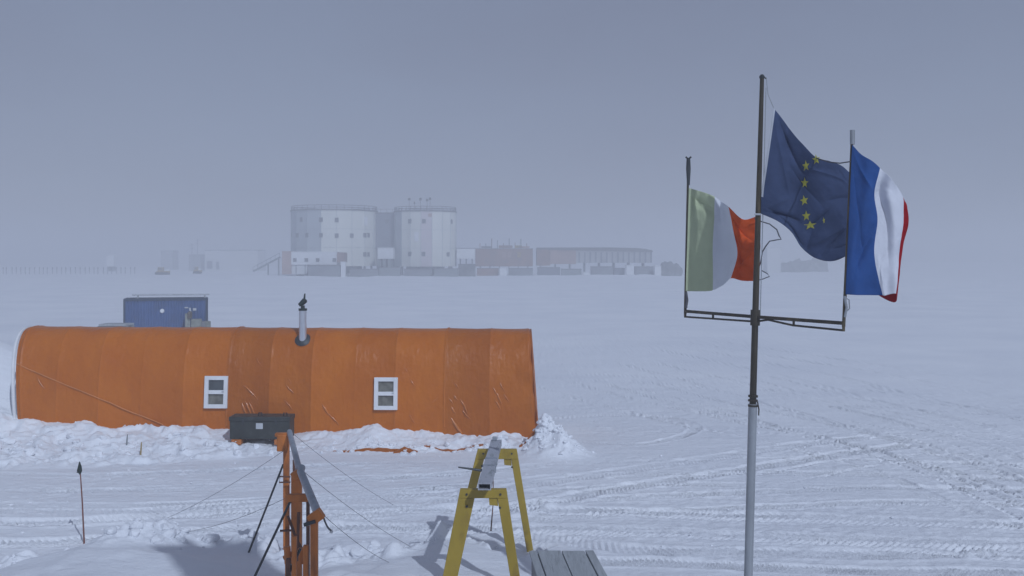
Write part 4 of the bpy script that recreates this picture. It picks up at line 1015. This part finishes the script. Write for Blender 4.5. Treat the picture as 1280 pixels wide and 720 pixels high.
tL = tower(362, 470, 264.5, 332.5, 18, [(365, 275), (383, 274.5), (409, 274.5), (428, 275), (366, 294), (377, 294), (391, 294), (409, 294), (428, 294.5), (445, 294.5), (459, 294), (462.5, 294), (459, 318), (462.5, 318)],
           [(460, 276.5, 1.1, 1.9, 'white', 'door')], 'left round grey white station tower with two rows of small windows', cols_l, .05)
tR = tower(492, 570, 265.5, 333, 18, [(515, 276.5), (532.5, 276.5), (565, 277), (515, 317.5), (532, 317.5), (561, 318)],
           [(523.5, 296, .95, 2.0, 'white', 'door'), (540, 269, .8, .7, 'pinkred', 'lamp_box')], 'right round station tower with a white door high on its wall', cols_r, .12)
lk = MB(); xa, xb = at(468, 0, DT).x, at(497, 0, DT).x; zlo, zhi = EYE - (310 - HY) * DT / F, EYE - (266 - HY) * DT / F
lnk = thing('link_corridor', 'dark grey link building joining the two round station towers', 'building', ((xa + xb) / 2, DT + 3, gz(DT, 482)))
MB().box((xa, DT + 1.0, zlo), (xb, DT + 7, zhi - .1)).build('wall', M['linkg'], lnk)
MB().box((xa - .1, DT + .8, zhi - .098), (xb + .1, DT + 7.2, zhi + .15)).build('roof', M['roofdark'], lnk)
MB().box((at(481, 0, DT).x, DT + .95, EYE - (279 - HY) * DT / F), (at(485.5, 0, DT).x, DT + 1.1, EYE - (274 - HY) * DT / F)).build('window', M['win'], lnk)
MB().box((xa + .4, DT + 1.6, gz(DT, 482) - .4), (xb - .4, DT + 6.4, zlo - .002)).build('undercroft', M['stilt'], lnk)
b = MB(); 
for k in range(5):
    x = xa + (xb - xa) * k / 4; b.tube([(x, DT + 1.2, zhi + .14), (x, DT + 1.2, zhi + 1.1)], .045, 5)
b.tube([(xa, DT + 1.2, zhi + 1.08), (xb, DT + 1.2, zhi + 1.08)], .045, 5); b.build('roof_railing', M['rail'], lnk)
def module(name, label, cat, a, b, t, bt, d, depth, m_, group=None, legs=0, roof='roofdark', wins=(), wm='win', loc_dx=0):
    """a plain cabin: wall, roof, windows, legs"""
    p0, p1 = at(a, bt, d), at(b, t, d); zg = ground_z((p0.x + p1.x) / 2, d)
    o = thing(name, label, cat, ((p0.x + p1.x) / 2, d + depth / 2, zg), group)
    zb = p0.z if legs else min(p0.z, zg) - .25
    MB().box((p0.x, d, zb), (p1.x, d + depth, p1.z - .15), bev=.03).build('wall', M[m_], o)
    MB().box((p0.x - .08, d - .08, p1.z - .148), (p1.x + .08, d + depth + .08, p1.z), bev=.02).build('roof', M[roof], o)
    for k in range(legs):
        x = p0.x + (p1.x - p0.x) * (k + .5) / legs
        MB().box((x - .12, d + .3, zg - .4), (x + .12, d + depth - .3, zb - .002)).build('leg', M['stilt'], o)
    for (px, py, w, hgt) in wins:
        q = at(px, py, d); MB().box((q.x - w / 2, d - .03, q.z - hgt / 2), (q.x + w / 2, d + .05, q.z + hgt / 2)).build('window', M[wm], o)
    return o
for px, yt, kind in ((511.5, 249, 0), (518, 253.5, 1), (525.5, 249, 0), (534, 250, 0), (537.5, 248.5, 0)):
    q = at(px, yt, DT + 3); zr = tR[4]
    s_ = thing('roof_antenna', 'thin instrument mast with a small head on the right tower roof', 'antenna', (q.x, DT + 3, zr + .35), 'instrument masts on the right tower roof')
    MB().tube([(q.x, DT + 3, zr + .352), (q.x, DT + 3, q.z - .2)], .06, 6).build('mast', M['rail'], s_)
    m_ = MB(); m_.tube([(q.x, DT + 3, q.z - .35), (q.x, DT + 3, q.z + .25), (q.x, DT + 3, q.z + .4)], [.34, .38, .12] if kind == 0 else [.2, .2, .08], 8); m_.build('sensor_head', M['rail'], s_)
lowb = module('entrance_building', 'low white front building with four small dark windows before the left tower', 'building', 364, 421, 314.5, 331, DT - 17, 11, 'white', legs=5, roof='white',
              wins=[(368.5, 325, .95, 1.0), (383, 325, .95, 1.0), (397, 325, .95, 1.0), (418, 325, .95, 1.0)])
d_ = DT - 17.2
m_ = MB(); rect(m_, 352.5, 363.8, 314, 343, d_, 8); m_.build('end_bay', M['pinkred'], lowb)
m_ = MB(); rect(m_, 421.2, 429.5, 315.5, 328, d_, 6); m_.build('end_bay', M['redbrown'], lowb)
m_ = MB(); rect(m_, 364.5, 384, 331.2, 343, d_ + .6, 6); m_.build('lower_wall', M['ghost'], lowb)
module('cargo_container', 'dark grey container under the low white front building', 'container', 385, 425, 331.5, 346, d_ - 3, 2.6, 'boxdark', group='containers round the station')
module('utility_cabin', 'narrow white upright cabin right of the dark container below the left tower', 'cabin', 426, 431.5, 327, 348, d_ - 3.5, 1.4, 'white', group='white cabins round the station', roof='white')
dr = thing('fuel_drum', 'pale round drum on snow right of the narrow white cabin', 'drum', (at(435.5, 346, d_).x, d_, gz(d_, 435.5)))
q = at(435.5, 343.5, d_); MB().tube([(q.x, d_, q.z - .1), (q.x, d_ + 1.2, q.z - .1)], .45, 14).build('barrel', M['stripew'], dr, smooth=True)
MB().tube([(q.x, d_ - .03, q.z - .1), (q.x, d_ - .002, q.z - .1)], .3, 12).build('end_cap', M['boxdark'], dr)
# stair ramp on the left of the entrance
rp = thing('stair_ramp', 'sloping dark stair ramp rising to the left end of the low white building', 'stairs', (at(332, 340, d_).x, d_ + 2, gz(d_, 332)))
a, b2 = at(317, 339, d_ + 2), at(350, 321.5, d_ + 2)
MB().bar(a, b2, 1.2, .35).build('flight', M['stilt'], rp)
b = MB(); b.tube([a + Vector((0, -.6, 1.1)), b2 + Vector((0, -.6, 1.1))], .05, 6)
for k in range(7):
    q = a.lerp(b2, k / 6); b.tube([q + Vector((0, -.6, 0)), q + Vector((0, -.6, 1.1))], .04, 5)
b.build('handrail', M['rail'], rp)
for k in (.55, .95):
    q = a.lerp(b2, k); MB().box((q.x - .1, q.y - .4, gz(d_, 335) - .3), (q.x + .1, q.y + .4, q.z - .17)).build('support', M['stilt'], rp)
module('white_cabin', 'small white cabin raised between the two round towers', 'cabin', 472, 491, 309.5, 323.5, DT - 9, 5, 'white', legs=3, roof='white')
m_ = module('white_cabin', 'small white cabin tucked against the right side of the right tower', 'cabin', 571, 593.5, 310, 323.5, DT - 1, 5, 'white', legs=3, roof='linkg')
for (a, b, t, bt, dd, mm, lab) in ((437, 472, 336, 346.5, 273.75, 'boxdark', 'dark container between the drum and the raised white cabin'), (474, 500, 334, 346, 276.25, 'stilt', 'grey container below the raised white cabin'), (505, 540, 336, 346.5, 277.5, 'boxdark', 'dark container under the left half of the right tower'), (543, 572, 335.5, 346, 275, 'stilt', 'grey container under the right half of the right tower'), (573, 594, 330, 346, 278.75, 'heap', 'grey container right of the right tower, below the white cabin')):
    module('cargo_container', lab, 'container', a, b, t, bt, dd, 2.6, mm, group='containers round the station')
# power plant block (red brown) and the long hall
d2 = 300.0
pp = module('power_plant', 'red brown power plant building with pipes and stacks on its roof', 'building', 594, 666, 310.5, 333, d2, 9, 'redbrown', legs=6)
rr = random.Random(4)
for k in range(9):
    px = 600 + k * 7.3; q = at(px, 310, d2 + 2 + rr.random() * 4); hq = 1.2 + 2.0 * rr.random()
    MB().tube([(q.x, q.y, q.z - .3), (q.x, q.y, q.z + hq)], .09 + .06 * rr.random(), 7).build('stack', M['stilt'] if k % 2 else M['redbrown'], pp)
for k, (px, w, mm) in enumerate(((608, 3, 'roofdark'), (632, 4, 'redbrown'), (655, 3.2, 'pinkred'), (648, 2.0, 'ochre'))):
    q = at(px, 310, d2 + 1); MB().box((q.x - w / 2, q.y, q.z + .003), (q.x + w / 2, q.y + 3, q.z + .5 + .25 * (k % 2))).build('roof_unit', M[mm], pp)
for px in (630, 637, 649):
    q = at(px, 318, d2); MB().box((q.x - .5, d2 - .05, q.z - .9), (q.x + .5, d2 + .05, q.z + .7)).build('wall_panel', M['ochre'] if px == 649 else M['pinkred'], pp)
hall = thing('long_hall', 'long low hall with faded red end and pale ribbed side on stilts', 'building', (at(743, 340, d2).x, d2 + 4, gz(d2, 743)))
for a, b, t, bt, mm, off in ((671, 687.8, 311, 332, 'redbrown', 0), (688, 720, 311.5, 330, 'pinkred', .1), (720.2, 815, 312, 328.5, 'stripew', .05)):
    m_ = MB(); rect(m_, a, b, t, bt, d2 + off, 8); m_.build('wall', M[mm], hall)
m_ = MB(); zz = [(671, 309.5), (760, 309.3), (795, 310.0), (808, 311.3), (816, 313.5)]
poly = [at(px, py, d2 - .2) for px, py in zz] + [at(816, 315, d2 - .2), at(671, 312, d2 - .2)]
m_.prism(poly, (0, 8.6, 0)); m_.build('roof', M['roofdark'], hall)
rb = MB()
for k in range(14):
    px = 723 + k * 6.9; p0, p1 = at(px, 328.3, d2), at(px + 2.0, 315.2, d2); rb.box((p0.x, d2 - .06, p0.z), (p1.x, d2 + .02, p1.z))
rb.build('wall_rib', M['linkg'], hall)
for k in range(8):
    px = 676 + k * 18.5; q = at(px, 328, d2); MB().box((q.x - .15, d2 + 1, gz(d2, px) - .4), (q.x + .15, d2 + 6, q.z + .1)).build('leg', M['stilt'], hall)
boxes = [(596, 623, 335, 346.5, 288.75, 'redbrown', 'reddish container below the left end of the power plant'), (636, 666, 335, 347, 288.75, 'boxdark', 'dark container below the right end of the power plant'),
         (672, 700, 334, 346.5, 290, 'linkg', 'grey container below the dark left end of the long hall'), (702, 727, 336, 347, 288.75, 'stilt', 'pale grey container below the faded red part of the long hall'),
         (739, 766, 333, 347, 288.75, 'boxdark', 'dark container below the middle of the long hall'), (768, 781, 335, 346.5, 289.375, 'linkg', 'short grey container left of the tall white cabin'), (794, 817, 333, 346.5, 290, 'boxdark', 'dark container between the two white cabins at the hall end')]
for a, b, t, bt, dd, mm, lab in boxes: module('cargo_container', lab, 'container', a, b, t, bt, dd, 2.6, mm, group='containers round the station')
for a, b, t, bt, lab in ((624.5, 633.5, 335, 347.5, 'squat white cabin in front of the power plant'), (729, 737, 340.5, 348, 'smallest white cabin, low on the snow before the long hall'), (783, 792.5, 331, 347.5, 'tall white cabin before the right part of the long hall'), (818.5, 826.5, 332, 343, 'white cabin at the far right end of the long hall')):
    module('utility_cabin', lab, 'cabin', a, b, t, bt, 229 * K, 2.2, 'white', group='white cabins round the station', roof='white')
def heap(px0, px1, t, bt, d, seed, label, m_='heap'):
    a, b = at(px0, bt, d), at(px1, t, d); w = b.x - a.x; hgt = b.z - a.z; zg = ground_z((a.x + b.x) / 2, d)
    bm = bmesh.new(); bmesh.ops.create_icosphere(bm, subdivisions=4, radius=1)
    r_ = random.Random(seed)
    pts = np.array([v.co[:] for v in bm.verts])
    nse = fbm(pts[:, 0] * 2.2 + seed, pts[:, 2] * 2.2 + pts[:, 1], 4, seed)
    for v, q in zip(bm.verts, nse):
        v.co = v.co * (1 + .55 * q); v.co = Vector((v.co.x * w / 2, v.co.y * w * .3, max(-.1, v.co.z) * max(hgt, a.z + hgt - zg)))
    m__ = MB(); m__.bm.free(); m__.bm = bm
    o = m__.build('spoil_heap', M[m_], None, smooth=True); o.location = ((a.x + b.x) / 2, d + 1, min(zg, a.z))
    return tag(o, label, 'heap')
heap(822, 850, 327, 346, 238 * K, 3, 'grey uneven heap beside the right end of the long hall')
# faint far structures on the right, behind the mast
d3 = 375.0
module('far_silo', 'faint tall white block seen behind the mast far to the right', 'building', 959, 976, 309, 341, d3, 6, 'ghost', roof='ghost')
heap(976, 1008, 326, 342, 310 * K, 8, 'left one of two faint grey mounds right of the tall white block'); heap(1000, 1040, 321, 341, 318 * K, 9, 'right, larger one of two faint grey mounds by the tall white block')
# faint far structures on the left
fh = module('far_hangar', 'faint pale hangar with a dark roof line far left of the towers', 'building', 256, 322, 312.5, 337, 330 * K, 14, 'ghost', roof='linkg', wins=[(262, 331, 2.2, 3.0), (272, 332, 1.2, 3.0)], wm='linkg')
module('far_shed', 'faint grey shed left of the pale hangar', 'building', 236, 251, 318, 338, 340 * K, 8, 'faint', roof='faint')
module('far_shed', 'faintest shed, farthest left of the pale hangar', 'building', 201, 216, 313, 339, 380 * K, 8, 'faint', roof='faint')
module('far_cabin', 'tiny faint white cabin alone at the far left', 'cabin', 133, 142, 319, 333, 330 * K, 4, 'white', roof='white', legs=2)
for px, hgt in ((240, 11), (247, 13)):
    x = (px - CX) * 335 * K / F; zg = ground_z(x, 335 * K)
    m_ = MB(); m_.tube([(x, 335 * K, zg - .2), (x, 335 * K, zg + hgt)], .14, 6); m_.tube([(x - .9, 335 * K, zg + hgt - .5), (x + .9, 335 * K, zg + hgt - .5)], .08, 5); m_.tube([(x - .9, 335 * K, zg + hgt - 2), (x + .9, 335 * K, zg + hgt - 2)], .08, 5)
    tag(m_.build('far_mast', M['faint'], None, loc=(x, 335 * K, zg)), ('shorter' if hgt < 12 else 'taller') + ' faint mast with crossbars beside the far grey shed', 'mast')
def dozer(px0, px1, d, label):
    a, b = at(px0, 0, d), at(px1, 0, d); w = b.x - a.x; cx = (a.x + b.x) / 2; zg = ground_z(cx, d)
    t = thing('tracked_vehicle', label, 'vehicle', (cx, d, zg))
    for yy in (d - 1.0, d + .6): MB().box((a.x + w * .08, yy, zg - .05), (b.x - w * .12, yy + .45, zg + .75), bev=.2).build('crawler_track', M['black'], t)
    MB().box((a.x + w * .15, d - .7, zg + .55), (b.x - w * .1, d + .8, zg + 1.1), bev=.05).build('chassis', M['ochre'], t)
    MB().box((a.x + w * .22, d - .6, zg + 1.102), (a.x + w * .55, d + .7, zg + 2.2), bev=.12).build('cab', M['ochre'], t)
    MB().box((a.x + w * .6, d - .6, zg + 1.102), (b.x - w * .1, d + .7, zg + 1.6), bev=.08).build('cargo_bed', M['white'], t)
    MB().box((a.x + w * .27, d - .64, zg + 1.5), (a.x + w * .5, d - .58, zg + 2.0)).build('window', M['win'], t)
dozer(193, 214, 250 * K, 'small ochre tracked vehicle with a white load at far left')
dozer(241, 253, 270 * K, 'small dark tracked vehicle left of the far pale hangar')
# row of bamboo markers far on the left
proto = None; rr = random.Random(2)
for k in range(30):
    px = 3 + k * 5.7 + rr.uniform(-1, 1); d = 262 * K + rr.uniform(-4, 4); x = (px - CX) * d / F; zg = ground_z(x, d)
    if proto is None:
        proto = thing('marker_pole', 'thin dark pole in the long row of markers at far left', 'marker pole', (x, d, zg), 'row of marker poles at the far left')
        MB().tube([(x, d, zg - .2), (x, d, zg + 2.1)], .10, 6).build('pole', M['boxdark'], proto)
        MB().box((x - .14, d - .05, zg + 1.6), (x + .14, d + .05, zg + 2.12)).build('top_flag', M['roofdark'], proto)
    else:
        o = proto.copy(); C.objects.link(o); o.location = (x, d, zg)
        for chd in list(proto.children):
            q = chd.copy(); C.objects.link(q); q.parent = o

# ------------------------------------------------------------------ unseen tower added behind the viewpoint to cast shade on the near snow
TT = 19.6
tc_ = Vector((-5.15, 17.35, 0)) + Vector((.468, -.884, 0)).normalized() * TT
TZ = TT * math.tan(math.radians(38.3))
mt = thing('added_shade_tower', 'unseen slim grey tower added behind the viewpoint to shade the near snow', 'tower', tc_)
ry = Matrix.Rotation(math.atan2(.468, .884), 3, 'Z')
def tb(x0, x1, y0, y1, z0, z1): return MB().box(tc_ + Vector((x0, y0, z0)), tc_ + Vector((x1, y1, z1)), ry, tc_, bev=.03)
tb(-.80, .80, -.8, .8, -.2, TZ - .3).build('wall', M['shade_tower'], mt)
tb(-.84, .84, -.86, .86, TZ - .298, TZ - .12).build('roof', M['roofdark'], mt)
for xa_, xb_, h_, nm_ in ((-.74, -.45, .30, 'shade_edge_piece'), (-.28, -.05, .75, 'roof_unit'), (.08, .22, .45, 'shade_edge_piece'), (.22, .52, .85, 'roof_unit'), (.55, .70, .4, 'shade_edge_piece')):  # invented roof pieces, uneven so the cast shadow gets a jagged edge
    tb(xa_, xb_, -.35, .35, TZ - .118, TZ - .118 + h_).build(nm_, M['shade_tower'], mt)
q = tc_ + ry @ Vector((-.76, 0, 0)); MB().tube([(q.x, q.y, TZ - .12), (q.x, q.y, TZ + .2)], .09, 10).build('shade_edge_piece', M['galv'], mt, smooth=True)
tb(-.4, .4, -.86, -.802, .1, 2.1).build('door', M['bluedark'], mt)

# ------------------------------------------------------------------ haze, sky, sun, camera
HZ_TOP = 26.0
hb = MB(); hb.box((-2700, -850, -6), (2700, 2700, HZ_TOP))
m, N, L = nodes('ice_haze')
N.remove(N['Principled BSDF'])
pv = N.new('ShaderNodeVolumePrincipled')
pv.inputs['Color'].default_value = (.91, .915, .93, 1); pv.inputs['Density'].default_value = .0038; pv.inputs['Anisotropy'].default_value = .15
L.new(pv.outputs[0], N['Material Output'].inputs['Volume'])
hz_o = hb.build('haze', m); hz_o['kind'] = 'stuff'; hz_o['label'] = 'pale blowing ice haze over the snow plain'

SUN_EL = math.radians(38.3); trav = Vector((-.468, .884, 0)).normalized()
sdir = Vector((trav.x * math.cos(SUN_EL), trav.y * math.cos(SUN_EL), -math.sin(SUN_EL)))
sl_ = bpy.data.lights.new('sun', 'SUN'); sl_.energy = 2.95; sl_.angle = math.radians(.5); sl_.color = (.835, .94, 1.125)
so = bpy.data.objects.new('sun', sl_); C.objects.link(so); so.rotation_euler = sdir.to_track_quat('-Z', 'Y').to_euler()
w = bpy.data.worlds.new('World'); S.world = w; w.use_nodes = True
N, L = w.node_tree.nodes, w.node_tree.links
bg = N['Background']; bg.inputs['Strength'].default_value = .084
sky = N.new('ShaderNodeTexSky'); sky.sky_type = 'NISHITA'; sky.sun_disc = False
sky.sun_elevation = SUN_EL; sky.sun_rotation = math.atan2(-trav.x, -trav.y); sky.altitude = 3200; sky.dust_density = 4; sky.air_density = 1.0
hs = N.new('ShaderNodeHueSaturation'); hs.inputs['Saturation'].default_value = .5
L.new(sky.outputs[0], hs.inputs['Color'])
mx = N.new('ShaderNodeMix'); mx.data_type = 'RGBA'; mx.inputs[0].default_value = .65
L.new(hs.outputs['Color'], mx.inputs[6])
cn = N.new('ShaderNodeTexNoise'); cn.inputs['Scale'].default_value = 1.9; cn.inputs['Detail'].default_value = 5; cn.inputs['Roughness'].default_value = .45   # thin uneven overcast veil
cm = N.new('ShaderNodeMapping'); cm.inputs['Scale'].default_value = (1, 1, 2.6); tcw = N.new('ShaderNodeTexCoord')
L.new(tcw.outputs['Generated'], cm.inputs['Vector']); L.new(cm.outputs['Vector'], cn.inputs['Vector'])
crp = N.new('ShaderNodeValToRGB'); crp.color_ramp.elements[0].position = .36; crp.color_ramp.elements[1].position = .64
crp.color_ramp.elements[0].color = (3.2, 3.7, 5.85, 1); crp.color_ramp.elements[1].color = (3.8, 4.75, 7.35, 1)
L.new(cn.outputs['Fac'], crp.inputs['Fac']); L.new(crp.outputs['Color'], mx.inputs[7])
L.new(mx.outputs[2], bg.inputs['Color'])

cam = bpy.data.cameras.new('camera'); co = bpy.data.objects.new('camera', cam); C.objects.link(co)
co.location = (0, 0, EYE); co.rotation_euler = (math.radians(90), 0, 0)
cam.sensor_width = 36; cam.lens = 36 * F / 1280; cam.shift_y = -(360 - HY) / 1280
cam.clip_start = .1; cam.clip_end = 8000
S.camera = co
S.view_settings.view_transform = 'Standard'; S.view_settings.look = 'None'; S.view_settings.gamma = 1; S.view_settings.exposure = -.69
S.cycles.volume_bounces = 2; S.cycles.max_bounces = 8
